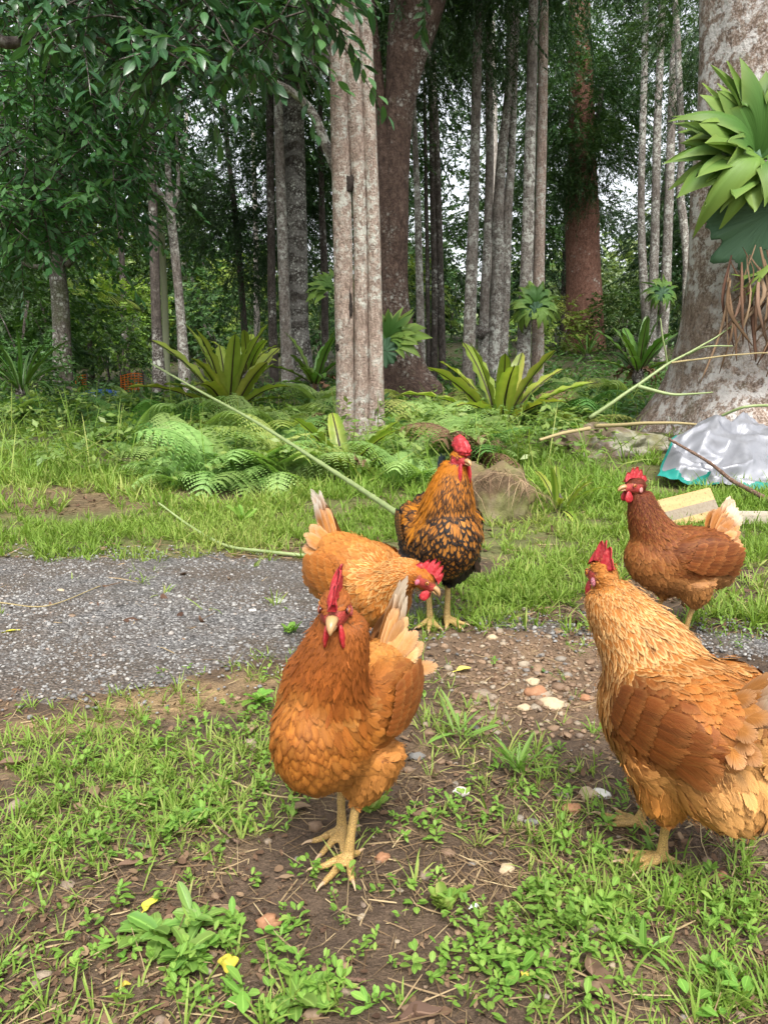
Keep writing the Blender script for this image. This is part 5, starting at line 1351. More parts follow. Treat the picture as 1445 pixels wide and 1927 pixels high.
# ================================================================ CHICKENS
def feather_mat():
    m = Mat("feather")
    a = m.attr('fuv'); sep = m.n('SeparateXYZ', {0: a.outputs['Vector']})
    c1 = m.attr('Col').outputs['Color']; c2 = m.attr('Col2').outputs['Color']; lace = m.attr('Col2').outputs['Alpha']
    u = m.math('ABSOLUTE', m.math('MULTIPLY_ADD', sep.outputs[0], 2.0, -1.0))
    v = m.math('MAXIMUM', m.math('DIVIDE', m.math('SUBTRACT', sep.outputs[1], .38), .62), 0.0)
    d = m.math('SQRT', m.math('ADD', m.math('MULTIPLY', m.math('MULTIPLY', u, u), .75), m.math('MULTIPLY', v, v)))
    soft = m.math('MULTIPLY', m.math('SMOOTH_MIN', m.math('MAXIMUM', m.math('MULTIPLY_ADD', d, 1.6, -.75), 0.0), 1.0, .2), 1.0)
    hard = m.ramp(d, [(.56, 0.0), (.66, 1.0)])
    e = m.n('Mix', {0: lace, 2: soft, 3: hard}, data_type='FLOAT').outputs[0]
    col = m.mix(e, c1, c2)
    # barbs: fine slanting lines either side of a pale shaft
    cb = m.n('CombineXYZ', {0: m.math('MULTIPLY_ADD', u, -7.0, m.math('MULTIPLY', sep.outputs[1], 26.0)), 1: m.math('MULTIPLY', sep.outputs[2], 91.0), 2: u})
    bn = m.noise(cb.outputs[0], 1.0, 2, .6)
    col = m.mix(.6, col, m.mix(bn.outputs[0], (.55, .52, .5), (1.4, 1.42, 1.45)), 'MULTIPLY')
    col = m.mix(m.math('MULTIPLY', m.math('LESS_THAN', u, .07), .25), col, m.mix(1.0, col, (1.5, 1.6, 1.8), 'MULTIPLY'))
    oi = m.math('MULTIPLY_ADD', sep.outputs[2], .34, .83)
    col = m.mix(1.0, col, m.n('CombineXYZ', {0: oi, 1: oi, 2: oi}).outputs[0], 'MULTIPLY')
    col = m.n('HueSaturation', {'Color': col, 'Hue': .5042, 'Saturation': 1.02, 'Value': .95}).outputs[0]
    bp = m.bump(bn.outputs[0], .4, .002)
    # frayed vane edge: the barbs part towards the rim
    al = m.math('SUBTRACT', m.math('MULTIPLY_ADD', bn.outputs[0], 2.3, .48), m.math('POWER', d, 2.2))
    al = m.ramp(al, [(.42, 0.0), (.56, 1.0)])
    return m.pbr(col, .56, .2, normal=bp, Alpha=al)
FEATHER = feather_mat()
def skin_mat():
    m = Mat("bird_skin")
    c = m.attr('Col').outputs['Color']
    w = m.coord()
    vo = m.n('TexVoronoi', {'Vector': m.coord((1, 1, 1.0)), 'Scale': 330.0}, feature='DISTANCE_TO_EDGE')
    k = m.ramp(vo.outputs[0], [(.02, .35), (.16, 1.0)])
    n = m.noise(w, 60, 4)
    c = m.mix(1.0, c, m.mix(n.outputs[0], (.72, .68, .62), (1.25, 1.25, 1.25)), 'MULTIPLY')
    c = m.mix(.75, c, k, 'MULTIPLY')
    return m.pbr(c, .5, .35, normal=m.bump(m.math('MULTIPLY', k, 1.0), .5, .0015), **{'Subsurface Weight': .12, 'Subsurface Radius': (.004, .002, .001), 'Subsurface Scale': 1.0})
SKIN = skin_mat()
def comb_mat():
    m = Mat("red_comb")
    w = m.coord()
    n = m.noise(w, 180, 3); n2 = m.noise(w, 45, 3)
    c = m.mix(n2.outputs[0], (.22, .006, .014), (.52, .035, .04))
    c = m.mix(m.ramp(n.outputs[0], [(.5, 0.0), (.75, .5)]), c, (.55, .12, .10))
    return m.pbr(c, .42, .4, normal=m.bump(n.outputs[0], .5, .003), **{'Subsurface Weight': .2, 'Subsurface Radius': (.006, .001, .001), 'Subsurface Scale': 1.0})
COMB = comb_mat()
def beak_mat():
    m = Mat("beak_horn")
    n = m.noise(m.coord((1, 1, 1)), 70, 3)
    return m.pbr(m.mix(n.outputs[0], (.27, .14, .055), (.44, .27, .12)), .35, .5)
BEAK = beak_mat()
def eye_mat():
    m = Mat("bird_eye")
    a = m.attr('fuv'); r = m.n('SeparateXYZ', {0: a.outputs['Vector']}).outputs[0]
    return m.pbr(m.ramp(r, [(0, (.004, .004, .004)), (.38, (.004, .004, .004)), (.44, (.5, .17, .02)), (.8, (.4, .12, .015)), (.9, (.05, .012, .008))]), .08, .6)
EYE = eye_mat()
CLAW = Mat("claw_horn").pbr((.40, .28, .17), .45, .3)

ROUND = [(0, .26), (.35, .44), (.68, .5), (.88, .38), (1, .10)]
LANCE = [(0, .30), (.35, .5), (.7, .40), (.9, .2), (1, .03)]
QUILL = [(0, .12), (.15, .36), (.45, .48), (.75, .5), (.93, .36), (1, .12)]
FLUFF = [(0, .5), (.5, .4), (1, .05)]
YEL = np.array([.46, .30, .105])

def bird_body(B):
    """one continuous mesh: trunk, neck, head, thighs, shanks and toes, grown together"""
    a = Acc()
    bs = smooth_path(B['body'], 22)
    pts = np.stack([bs[:, 0], bs[:, 0] * 0, bs[:, 1]], -1)
    V, F = tube(pts, bs[:, 2], 24, rz=bs[:, 3]); a.add(V, F)
    nk = smooth_path(B['neck'], 14)
    V, F = tube(nk[:, :3], nk[:, 3], 18); a.add(V, F)
    hp, hf, hl, hu = B['head']
    rot = np.stack([hf, hl, hu], 1)
    V, F = ellipsoid(hp, (.027, .0195, .0215), 18, 12, rot); a.add(V, F)
    V, F = ellipsoid(hp + hf * .02 - hu * .003, (.017, .0125, .0135), 14, 10, rot); a.add(V, F)
    for c, r in B['lumps']:
        V, F = ellipsoid(c, r, 20, 14); a.add(V, F)
    claws, legpts = [], []
    for lg in B['legs']:
        hip, hock, foot = (np.array(lg[k], float) for k in ('hip', 'hock', 'foot'))
        q = np.array([hip, hip * .62 + hock * .38, hip * .22 + hock * .78, hock])
        ws = lg.get('w', 1.0)
        V, F = tube(smooth_path(q, 9), np.interp(np.linspace(0, 1, 9), [0, .35, .75, .95, 1], [.052 * ws, .045 * ws, .028 * ws, .017, .011]), 14); a.add(V, F)
        an = foot + np.array([0, 0, .016])
        q = smooth_path([hock + (hip - hock) * .1, hock, hock * .5 + an * .5 + np.array([.003, 0, 0]), an], 10)
        V, F = tube(q, np.interp(np.linspace(0, 1, 10), [0, .35, .75, 1], [.0085, .0072, .0062, .0085]) * B.get('shank', 1), 12); a.add(V, F)
        legpts += list(q[2:])
        for k, (ang, ln) in enumerate(zip(lg.get('spread', (-34, 2, 36, 172)), (.048, .060, .047, .026))):
            ln *= B.get('toe', 1)
            t = R(ang) + lg['yaw']
            dv = np.array([math.cos(t), math.sin(t), 0])
            sd_ = np.array([-dv[1], dv[0], 0]) * (.004 if k == 0 else -.004 if k == 2 else 0)
            p0 = an + np.array([0, 0, -.002])
            lift = lg.get('lift', 0)
            gz = lg.get('gz', 0)
            q = smooth_path([p0, foot + dv * ln * .28 + [0, 0, .0125], foot + dv * ln * .66 + sd_ + [0, 0, .0085], foot + dv * ln + sd_ + [0, 0, .0062 + lift]], 9)
            V, F = tube(q, np.interp(np.linspace(0, 1, 9), [0, .3, .55, .7, .9, 1], [.0075, .0056, .0060, .0046, .0046, .0034]) * B.get('shank', 1), 10); a.add(V, F)
            legpts += list(q)
            e = q[-1]
            claws.append(smooth_path([e - dv * .004 + [0, 0, .0008], e + dv * .006 + [0, 0, .0010], e + dv * .0135 + [0, 0, -.0030]], 6))
    # webbing between the toes' roots
    me = a.build("tmp", False)
    o = bpy.data.objects.new("tmp", me); COL.objects.link(o)
    md = o.modifiers.new("r", 'REMESH'); md.mode = 'VOXEL'; md.voxel_size = .0026; md.use_smooth_shade = True
    dg = bpy.context.evaluated_depsgraph_get()
    me2 = bpy.data.meshes.new_from_object(o.evaluated_get(dg))
    bpy.data.objects.remove(o); bpy.data.meshes.remove(me)
    nV = len(me2.vertices)
    V = np.empty(nV * 3, np.float32); me2.vertices.foreach_get('co', V); V = V.reshape(-1, 3).astype(float)
    E = np.empty(len(me2.edges) * 2, np.int32); me2.edges.foreach_get('vertices', E); E = E.reshape(-1, 2)
    deg = np.bincount(E.ravel(), minlength=nV)[:, None].astype(float)
    lp = np.array(legpts)
    dl = np.full(nV, 9.0)
    low = V[:, 2] < .16
    if low.any():
        dl[low] = np.sqrt(((V[low][:, None] - lp[None]) ** 2).sum(-1).min(1))
    leg = 1 - sstep(.010, .016, dl)
    dh = np.linalg.norm(V - hp, axis=1)
    wgt = (1 - leg) * np.clip(dh / .05, .25, 1) * .55 + leg * .12
    for it in range(34):
        S = np.zeros_like(V)
        for c in range(3):
            S[:, c] = np.bincount(E[:, 0], V[E[:, 1], c], nV) + np.bincount(E[:, 1], V[E[:, 0], c], nV)
        k = wgt if it < 6 else wgt * (leg < .2)
        V = V + (S / deg - V) * k[:, None]
    me2.vertices.foreach_set('co', V.astype(np.float32).ravel())
    # skin colours: yellow scaly legs, bare red face, buff skin under the feathers
    L = (V - hp) @ rot
    face = sstep(.014, .006, np.abs(L[:, 2] + .002)) * sstep(-.014, -.004, L[:, 0]) * (dh < .06)
    c = np.tile(np.array(B['under']), (nV, 1))
    c = c * (1 - face[:, None]) + np.array(B.get('face', (.42, .055, .045))) * face[:, None]
    c = c * (1 - leg[:, None]) + np.array(B.get('legcol', YEL)) * leg[:, None]
    at = me2.attributes.new('Col', 'FLOAT_COLOR', 'POINT')
    at.data.foreach_set('color', np.concatenate([c, np.ones((nV, 1))], 1).astype(np.float32).ravel())
    me2.polygons.foreach_set('use_smooth', np.ones(len(me2.polygons), bool))
    me2.update()
    return me2, V, leg, face, claws, rot

def conform(bvh, V, h, k=1.0):
    out = V.copy()
    for i, p in enumerate(V):
        r = bvh.find_nearest(p)
        if r[0] is None: continue
        q = np.array(r[0]) + np.array(r[1]) * h[i]
        out[i] = p * (1 - k) + q * k
    return out

def chicken(label, cat, loc, rz, B, name="hen"):
    root = thing(name, label, cat, loc, rz, "chickens")
    hp, yaw, pit = B['head_at']
    hp = np.array(hp, float)
    cy_, sy_, cp, sp = math.cos(R(yaw)), math.sin(R(yaw)), math.cos(R(pit)), math.sin(R(pit))
    hf = np.array([cp * cy_, cp * sy_, sp]); hl = np.array([-sy_, cy_, 0]); hu = np.cross(hf, hl)
    rl = R(B.get('roll', 0))
    hl, hu = hl * math.cos(rl) + hu * math.sin(rl), hu * math.cos(rl) - hl * math.sin(rl)
    B['head'] = (hp, hf, hl, hu)
    for lg in B['legs']: lg.setdefault('yaw', 0.0)
    me, V, leg, face, claws, rot = bird_body(B)
    body = obj("body", me, SKIN, root)
    nF = len(me.polygons)
    Fq = [tuple(p.vertices) for p in me.polygons]
    bvh = BVHTree.FromPolygons([tuple(v) for v in V], Fq)
    # ---- guides: flow direction, size and colours over the skin
    gp, gd, gl, gw, g1, g2, gx = [], [], [], [], [], [], []      # gx: lace, kind(0 round,1 lance), fluff
    pal = B['pal']
    def guide(p, d, l, w, part, s, t):
        c1, c2, lace, kind, fl = pal(part, s, t)
        gp.append(p); gd.append(d); gl.append(l); gw.append(w); g1.append(c1); g2.append(c2); gx.append((lace, kind, fl))
    sc = B.get('fs', 1.0)
    bs = smooth_path(B['body'], 9)
    for i in range(len(bs)):
        x, z, w, h = bs[i]
        s = i / (len(bs) - 1)                     # 0 tail .. 1 breast
        for t in np.linspace(0, 2 * np.pi, 12, endpoint=False):
            p = np.array([x, math.cos(t) * w, z + math.sin(t) * h])
            fr_ = float(sstep(.5, .9, s))
            d = np.array([-1 + .75 * fr_, 0, (.28 if math.sin(t) > 0 else -.35 * s + .25 * (1 - s)) * (1 - fr_) - .95 * fr_])
            l = .027 - .006 * s
            guide(p, d, l * sc, .0165 * sc * (1.0 - .15 * s), 'body', s, math.sin(t))
    nk = smooth_path(B['neck'], 7)
    ndir = np.gradient(nk[:, :3], axis=0)
    for i in range(len(nk)):
        s = i / 6.0                                # 0 at the body .. 1 at the head
        dv = -nrmz(ndir[i]) + np.array([-.12, 0, -.1]) * (1 - s)
        sx = nrmz(np.cross(ndir[i], [0, 1, 0.01])); sy = nrmz(np.cross(ndir[i], sx))
        for t in np.linspace(0, 2 * np.pi, 10, endpoint=False):
            p = nk[i, :3] + (sx * math.cos(t) + sy * math.sin(t)) * nk[i, 3]
            back = float(nrmz(p - nk[i, :3]) @ nrmz(np.array(B.get('nape', (-1, 0, .4)), float)))
            hl_ = (.034 if B.get('hackle') else .026)
            guide(p, dv, (hl_ * (1 - s) + .010 * s) * sc, (.0115 * (1 - s) + .0055 * s) * sc, 'neck', s, back)
    for t in np.linspace(0, 2 * np.pi, 8, endpoint=False):
        guide(hp + (hl * math.cos(t) + hu * math.sin(t)) * .02 - hf * .004, -hf, .009 * sc, .0048 * sc, 'head', 1, math.sin(t))
    for lg in B['legs']:
        hip, hock = np.array(lg['hip']), np.array(lg['hock'])
        for f, rr in ((.35, .04), (.6, .03), (.85, .018), (1.0, .012)):
            for t in np.linspace(0, 2 * np.pi, 6, endpoint=False):
                p = hip + (hock - hip) * f + np.array([math.cos(t), math.sin(t), 0]) * rr
                guide(p, (hock - hip) + np.array([0, 0, -.04]), .022 * sc, .010 * sc, 'thigh', f, math.cos(t))
    for (c, r) in B['lumps'][:1]:
        for t in np.linspace(0, 2 * np.pi, 8, endpoint=False):
            guide(np.array(c) + np.array([-.7 * r[0], math.cos(t) * r[1] * .7, math.sin(t) * r[2] * .7]), np.array([-.5, 0, -.6]), .026 * sc, .014 * sc, 'vent', .5, math.sin(t))
    for (c, r) in B['lumps'][1:3]:
        sg = 1 if c[1] > 0 else -1
        for fx in (-.8, -.4, 0, .4, .8):
            for fz in (-.6, 0, .6):
                guide(np.array(c) + np.array([fx * r[0], sg * r[1] * math.sqrt(max(0, 1 - fx * fx * .8 - fz * fz * .5)), fz * r[2]]), np.array([-1, 0, -.12 - .2 * fz]), (.024 - .006 * fx) * sc, (.0165 - .003 * fx) * sc, 'wing', .5 - .5 * fx, fz)
    gp, gd, gl, gw, g1, g2, gx = (np.array(q, float) for q in (gp, nrmz(gd), gl, gw, g1, g2, gx))
    # ---- scatter feather roots over the skin
    tri = np.array([(f[0], f[1], f[2]) for f in Fq] + [(f[0], f[2], f[3]) for f in Fq if len(f) > 3])
    A = V[tri]
    cr = np.cross(A[:, 1] - A[:, 0], A[:, 2] - A[:, 0]); ar = np.linalg.norm(cr, axis=1)
    okf = (leg[tri].max(1) < .15) & (face[tri].max(1) < .45)
    pr = ar * okf
    NC = B.get('cand', 32000)
    ti = RNG.choice(len(tri), NC, p=pr / pr.sum())
    u, v = RNG.random(NC), RNG.random(NC); sw = u + v > 1; u[sw], v[sw] = 1 - u[sw], 1 - v[sw]
    pts = A[ti, 0] + (A[ti, 1] - A[ti, 0]) * u[:, None] + (A[ti, 2] - A[ti, 0]) * v[:, None]
    nor = nrmz(cr[ti])
    def field(p):
        D, Ls, Ws, C1, C2, X = [], [], [], [], [], []
        for k in range(0, len(p), 2000):
            q = p[k:k + 2000]
            d2 = ((q[:, None] - gp[None]) ** 2).sum(-1) + 1e-7
            w = d2 ** -2.2; w /= w.sum(1, keepdims=True)
            D.append(w @ gd); Ls.append(w @ gl); Ws.append(w @ gw); C1.append(w @ g1); C2.append(w @ g2); X.append(w @ gx)
        return tuple(np.concatenate(q) for q in (D, Ls, Ws, C1, C2, X))
    D, Ls, Ws, C1, C2, X = field(pts)
    cell = {}; keep = []
    cs = .006
    rad = Ws * .40
    for i in range(NC):
        p = pts[i]; r = rad[i]; c0 = (int(p[0] // cs), int(p[1] // cs), int(p[2] // cs)); ok = True
        m = int(r // cs) + 1
        for ax in range(-m, m + 1):
            for ay in range(-m, m + 1):
                for az in range(-m, m + 1):
                    for j in cell.get((c0[0] + ax, c0[1] + ay, c0[2] + az), ()):
                        q = pts[j]
                        if (p[0] - q[0]) ** 2 + (p[1] - q[1]) ** 2 + (p[2] - q[2]) ** 2 < r * r: ok = False; break
                    if not ok: break
                if not ok: break
            if not ok: break
        if ok: cell.setdefault(c0, []).append(i); keep.append(i)
    keep = np.array(keep)
    pts, nor, D, Ls, Ws, C1, C2, X = (q[keep] for q in (pts, nor, D, Ls, Ws, C1, C2, X))
    n = len(keep)
    D = nrmz(D); D = nrmz(D - nor * (np.sum(D * nor, -1, keepdims=True)) + [0, 0, -.03])
    D = D + RNG.normal(0, .10, (n, 3))
    acc = Acc()
    patch = fbm(pts * 26, 3, 5)[:, None]
    jit = 1 + patch * .22 + RNG.normal(0, .06, (n, 1))
    for kind, rows in ((0, ROUND), (1, LANCE)):
        s = (X[:, 1] > .5) == bool(kind)
        if not s.any(): continue
        m_ = int(s.sum())
        Lx = Ls[s] * RNG.uniform(.9, 1.3, m_) * (1.3 if kind else 1.12)
        Vf, Ff, U = blades(pts[s] - nor[s] * .001, D[s], nor[s], Lx, Ws[s] * (.9 if kind == 0 else .85), rows, fold=-.12)
        nv = len(rows) * 3
        lift = np.repeat(.0016 + np.abs(RNG.normal(0, .0014, m_)) * (1 + X[s][:, 2] * 2.5), nv)
        h = U[:, 1] * lift * (np.repeat(Lx, nv) / .025) + .0004 - .0009 * np.abs(U[:, 0] * 2 - 1) + np.repeat(RNG.random(m_) * .0012, nv)
        Vf = conform(bvh, Vf, h, .85)
        acc.add(Vf, Ff, fuv=U,
                Col=np.repeat(np.concatenate([np.clip(C1[s] * jit[s], 0, 1), np.ones((m_, 1))], 1), nv, 0),
                Col2=np.repeat(np.concatenate([np.clip(C2[s] * jit[s], 0, 1), X[s][:, :1]], 1), nv, 0))
    # loose down where the coat is fluffy
    nd = int(B.get('down', 2600) * 1.9)
    w = X[:, 2] + .16; i = RNG.choice(n, nd, p=w / w.sum())
    pp = pts[i] + RNG.normal(0, .004, (nd, 3))
    dd = nrmz(D[i]) + nor[i] * RNG.uniform(.02, .28, (nd, 1)) + RNG.normal(0, .2, (nd, 3))
    Vf, Ff, U = blades(pp, dd, nor[i] + RNG.normal(0, .4, (nd, 3)), Ls[i] * RNG.uniform(.35, .8, nd), RNG.uniform(.0006, .0018, nd), FLUFF, bend=RNG.normal(-.5, .4, nd), mid=False)
    k = RNG.uniform(.85, 1.3, (nd, 1))
    cc = np.concatenate([np.clip(C1[i] * .45 + C2[i] * .55, 0, 1) * k, np.ones((nd, 1))], 1)
    acc.add(Vf, Ff, fuv=U, Col=np.repeat(cc, 6, 0), Col2=np.repeat(cc * [1, 1, 1, 0], 6, 0))
    obj("plumage", acc.build("plumage"), FEATHER, root, kind='stuff')
    # ---- flight feathers of the folded wings: rows laid over the flank
    for (c, r) in B['lumps'][1:3]:
        sg = 1 if c[1] > 0 else -1
        acc = Acc()
        for row, (nq, x0, x1, z0, z1, ln, wd, off, dz) in enumerate(B['quills']):
            for k in range(nq):
                f = k / (nq - 1)
                b = np.array([[c[0] + x0 + (x1 - x0) * f, c[1] + sg * (r[1] + .004), c[2] + z0 + (z1 - z0) * f]])
                d = np.array([[-1, -.10 * sg, dz + .30 * (f - .5) + random.gauss(0, .03)]])
                Vf, Ff, U = blades(b, d, np.array([[0, sg, .15]]), ln * (1 - .22 * abs(f - .45)) * random.uniform(.94, 1.06), wd, QUILL, fold=-.10)
                Vf = conform(bvh, Vf, off + .0035 * U[:, 1] + .00055 * k - .0012 * np.abs(U[:, 0] * 2 - 1), .72)
                c1, c2, lace, _, _ = pal('quill', f, row)
                j = random.uniform(.82, 1.14)
                acc.add(Vf, Ff, fuv=U, Col=np.tile(np.append(np.array(c1) * j, 1), (len(Vf), 1)), Col2=np.tile(np.append(np.clip(np.array(c2) * j, 0, 1), lace), (len(Vf), 1)))
        obj("wing", acc.build("wing"), FEATHER, root)
    # ---- tail
    T = B['tail']
    rt = np.array(T['root'], float)
    for k in range(T['n']):
        sg = -1 if k % 2 else 1
        f = (k // 2 + .5) / (T['n'] / 2)            # 0 centre pair .. 1 outer pair
        el = R(T['el'] - T.get('drop', 34) * f + random.gauss(0, 2)); az = R(T.get('yaw', 0) + sg * T['spread'] * f + random.gauss(0, 2))
        d = np.array([[-math.cos(el) * math.cos(az), math.cos(el) * math.sin(az) , math.sin(el)]])
        nn = np.array([[-.35 * math.sin(el), sg * 1.0, .30]])
        b = rt + np.array([0, sg * (.004 + .016 * f), -.012 * f])
        c1, c2, lace, _, _ = pal('tail', f, k)
        Vf, Ff, U = blades(b[None], d, nn, T['len'] * (1 - .25 * f) * random.uniform(.92, 1.05), T.get('w', .032), [(0, .2), (.25, .42), (.5, .5), (.75, .5), (.9, .4), (1, .14)], bend=-.25 - T.get('bend', 0), fold=-.14)
        rb = np.clip((U[:, 1:2] - T.get('tip0', .35)) / .3, 0, 1)
        col = np.array(T['base']) * (1 - rb) + np.array(c1) * rb
        me_t = mesh("tail_feather", Vf, Ff, {'fuv': U, 'Col': np.concatenate([col, np.ones((len(Vf), 1))], 1), 'Col2': np.concatenate([col * .6 + np.array(c2) * .4, np.full((len(Vf), 1), lace)], 1)})
        obj("tail_feather", me_t, FEATHER, root)
    acc = Acc()                                      # tail coverts
    nc = T.get('cov', 34)
    for k in range(nc):
        sg = -1 if k % 2 else 1
        f = (k + .5) / nc
        el = R(T['el'] - 4 - 62 * f + random.gauss(0, 5)); az = R(T.get('yaw', 0) + sg * (8 + T['spread'] * .8 * f) + random.gauss(0, 5))
        d = np.array([[-math.cos(el) * math.cos(az), math.cos(el) * math.sin(az), math.sin(el)]])
        b = rt + np.array([.020 - .008 * f + random.gauss(0, .005), sg * (.006 + .028 * f ** .7), .010 - .046 * f])
        c1, c2, lace, _, _ = pal('covert', f, k)
        Vf, Ff, U = blades(b[None], d, np.array([[-.2, sg * .8, .55]]), T['len'] * random.uniform(.42, .66), .024, QUILL, bend=-.3, fold=-.15)
        j = random.uniform(.85, 1.15)
        acc.add(Vf, Ff, fuv=U, Col=np.tile(np.append(np.clip(np.array(c1) * j, 0, 1), 1), (len(Vf), 1)), Col2=np.tile(np.append(np.clip(np.array(c2) * j, 0, 1), lace), (len(Vf), 1)))
    obj("tail_coverts", acc.build("tail_coverts"), FEATHER, root, kind='stuff')
    # ---- head furniture
    H = lambda q: hp + np.asarray(q, float) @ rot.T
    def part(nm, V, F, mat, attrs=None, par=root): return obj(nm, mesh(nm, V, F, attrs), mat, par)
    bk = smooth_path([(.029, 0, .001), (.037, 0, .0005), (.0445, 0, -.003), (.049, 0, -.009)], 9)
    V1, F1 = tube(H(bk), np.interp(np.linspace(0, 1, 9), [0, .4, .8, 1], [.0078, .0064, .0034, .0008]), 12, up=tuple(hu), rz=np.interp(np.linspace(0, 1, 9), [0, .4, .8, 1], [.0062, .0052, .003, .0007]))
    part("upper_beak", V1, F1, BEAK)
    bk = smooth_path([(.029, 0, -.0065), (.037, 0, -.0075), (.0435, 0, -.009)], 7)
    V1, F1 = tube(H(bk), np.interp(np.linspace(0, 1, 7), [0, .6, 1], [.0064, .0046, .001]), 12, up=tuple(hu), rz=np.interp(np.linspace(0, 1, 7), [0, 1], [.0034, .001]))
    part("lower_beak", V1, F1, BEAK)
    for sg in (1, -1):
        V1, F1 = ellipsoid((0, 0, 0), (.0036, .0044, .0044), 14, 12)
        rr = np.sqrt(V1[:, 1] ** 2 + V1[:, 2] ** 2) / .0044; rr[V1[:, 0] < 0] = 1
        q = V1[:, [1, 0, 2]] * [1, sg, 1] + [.0135, sg * .0162, .0045]
        if sg > 0: F1 = F1[:, ::-1]
        eo = part("eye", H(q), F1, EYE, {'fuv': np.stack([rr, rr, rr], -1)})
        t = np.linspace(0, 2 * np.pi, 17)
        V1, F1 = tube(H(np.stack([.0135 + .0049 * np.cos(t), sg * (.0176 + 0 * t), .0045 + .0046 * np.sin(t)], -1)), np.full(17, .0008), 6, cap=False)
        part("eyelid", V1, F1, SKIN, {'Col': np.tile((.30, .075, .05, 1), (len(V1), 1))}, eo)
    C = B['comb']
    if C['kind'] == 'single':
        ns, nj = 44, 6
        s = np.linspace(0, 1, ns)
        bx = .032 - .050 * s; bz = .0075 + .014 * np.sin(np.pi * np.clip(s * .9 + .12, 0, 1))
        k = C.get('pts', 5)
        tooth = np.abs(np.sin(np.pi * (s * k * .98 + .02))) ** .8
        h = C['h'] * (np.sin(np.pi * (s * .80 + .14)) ** .8) * (.50 + .5 * tooth)
        Vc = []
        for sg in (1, -1):
            for j in range(nj):
                t = j / (nj - 1)
                fl = C.get('flop', 0) * t * t * h
                y = sg * (.0048 * (1 - t) ** .7 + .0009) + fl + .0012 * np.sin(s * 19 + t * 3)
                Vc.append(np.stack([bx - .012 * t * s - C.get('sweep', 0) * t * h, y, bz + h * t - abs(C.get('flop', 0)) * .3 * fl], -1))
        Vc = np.concatenate(Vc)
        F = []
        for side in (0, 1):
            for j in range(nj - 1):
                o_ = (side * nj + j) * ns; i_ = np.arange(ns - 1)
                q = np.stack([o_ + i_, o_ + i_ + 1, o_ + ns + i_ + 1, o_ + ns + i_], -1)
                F.append(q if side else q[:, ::-1])
        a_, b_ = (nj - 1) * ns, (2 * nj - 1) * ns
        i_ = np.arange(ns - 1)
        F.append(np.stack([a_ + i_, a_ + i_ + 1, b_ + i_ + 1, b_ + i_], -1))
        for e_ in (0, ns - 1):
            F.append(np.array([[j * ns + e_, (j + 1) * ns + e_, (nj + j + 1) * ns + e_, (nj + j) * ns + e_] for j in range(nj - 1)]))
        part("comb", H(Vc), np.concatenate(F), COMB)
    else:                                            # rose comb: a broad warty cushion with a spike behind
        V1, F1 = ellipsoid((0, 0, 0), (1, 1, 1), 28, 20)
        q = V1 * [.032, .0165, .018] + [.004, 0, .023]
        q[:, 2] += .012 * sstep(.3, -1, V1[:, 0]) + .010 * sstep(.2, .9, V1[:, 2])
        q += V1 * (vnoise(V1 * 4.5, 8)[:, None] * .0045 + vnoise(V1 * 9, 9)[:, None] * .0022)
        part("comb", H(q), F1, COMB)
    wl_ = B.get('wattle', (.0085, .0032, .0165))
    for sg in (1, -1):
        V1, F1 = ellipsoid((0, 0, 0), (1, 1, 1), 16, 14)
        q = V1 * [wl_[0], wl_[1], wl_[2]]
        q[:, 0] *= 1 + .35 * (-V1[:, 2])
        q += V1 * vnoise(V1 * 3, 4 + sg)[:, None] * .001
        q = q + [.024, sg * B.get('wspread', .0085), -.012 - wl_[2] * .8]
        q[:, 1] += sg * .10 * (-.012 - q[:, 2])
        part("wattle", H(q), F1, COMB)
        V1, F1 = ellipsoid((-.004, sg * .0172, -.0075), (.005, .003, .0075), 12, 10)
        part("ear_lobe", H(V1), F1, SKIN, {'Col': np.tile((*B.get('lobe', (.55, .12, .12)), 1), (len(V1), 1))})
    for q in claws:
        V1, F1 = tube(q, np.linspace(.0030, .0006, 6), 8)
        part("claw", V1, F1, CLAW)
    return root

def lerp(a, b, t): return np.array(a) * (1 - t) + np.array(b) * t
def hen_palette(neck, neck_edge, nlace, breast, breast_edge, back, back_edge, wing, wing_edge, thigh, vent, quill, quill_edge, tail, covert, neck_top=None):
    def pal(part, s, t):
        if part == 'neck':
            c = lerp(lerp(neck, neck_top if neck_top is not None else neck, s), breast, .65 * (1 - sstep(0, .45, s)))
            return c, lerp(neck_edge, c, .25 + .5 * max(0, s - .6)), nlace, 1.0 if s > .12 else .6, .0
        if part == 'head':
            c = np.array(neck_top if neck_top is not None else neck)
            return c, c * 1.25, 0, 0.0, .1
        if part == 'body':
            if t < -.3: return lerp(breast, vent, 1 - s), lerp(breast_edge, np.array(vent) * 1.25, 1 - s), .15, 0, .35 * (1 - s) + .05
            if t > .25: return lerp(back, breast, max(0, s - .75) * 4), lerp(back_edge, breast_edge, max(0, s - .75) * 4), .15, 0, .05
            return lerp(back, breast, sstep(.4, .8, s)), lerp(back_edge, breast_edge, sstep(.4, .8, s)), .15, 0, .06
        if part == 'thigh': return np.array(thigh), np.array(thigh) * 1.3, 0, 0, .55
        if part == 'vent': return np.array(vent), np.array(vent) * 1.25, 0, 0, 1.0
        if part == 'wing': return np.array(wing), np.array(wing_edge), .1, 0, 0
        if part == 'quill': return np.array(quill), np.array(quill_edge), .1, 0, 0
        if part == 'tail': return np.array(tail), np.array(tail) * 1.1, 0, 0, 0
        if part == 'covert': return np.array(covert), lerp(covert, tail, .2), .1, 0, 0
    return pal
HBODY = [(-.128, .266, .014, .016), (-.105, .248, .046, .042), (-.062, .224, .073, .072), (-.010, .209, .084, .086), (.040, .206, .082, .086), (.085, .216, .068, .075), (.120, .234, .046, .052), (.140, .245, .018, .022)]
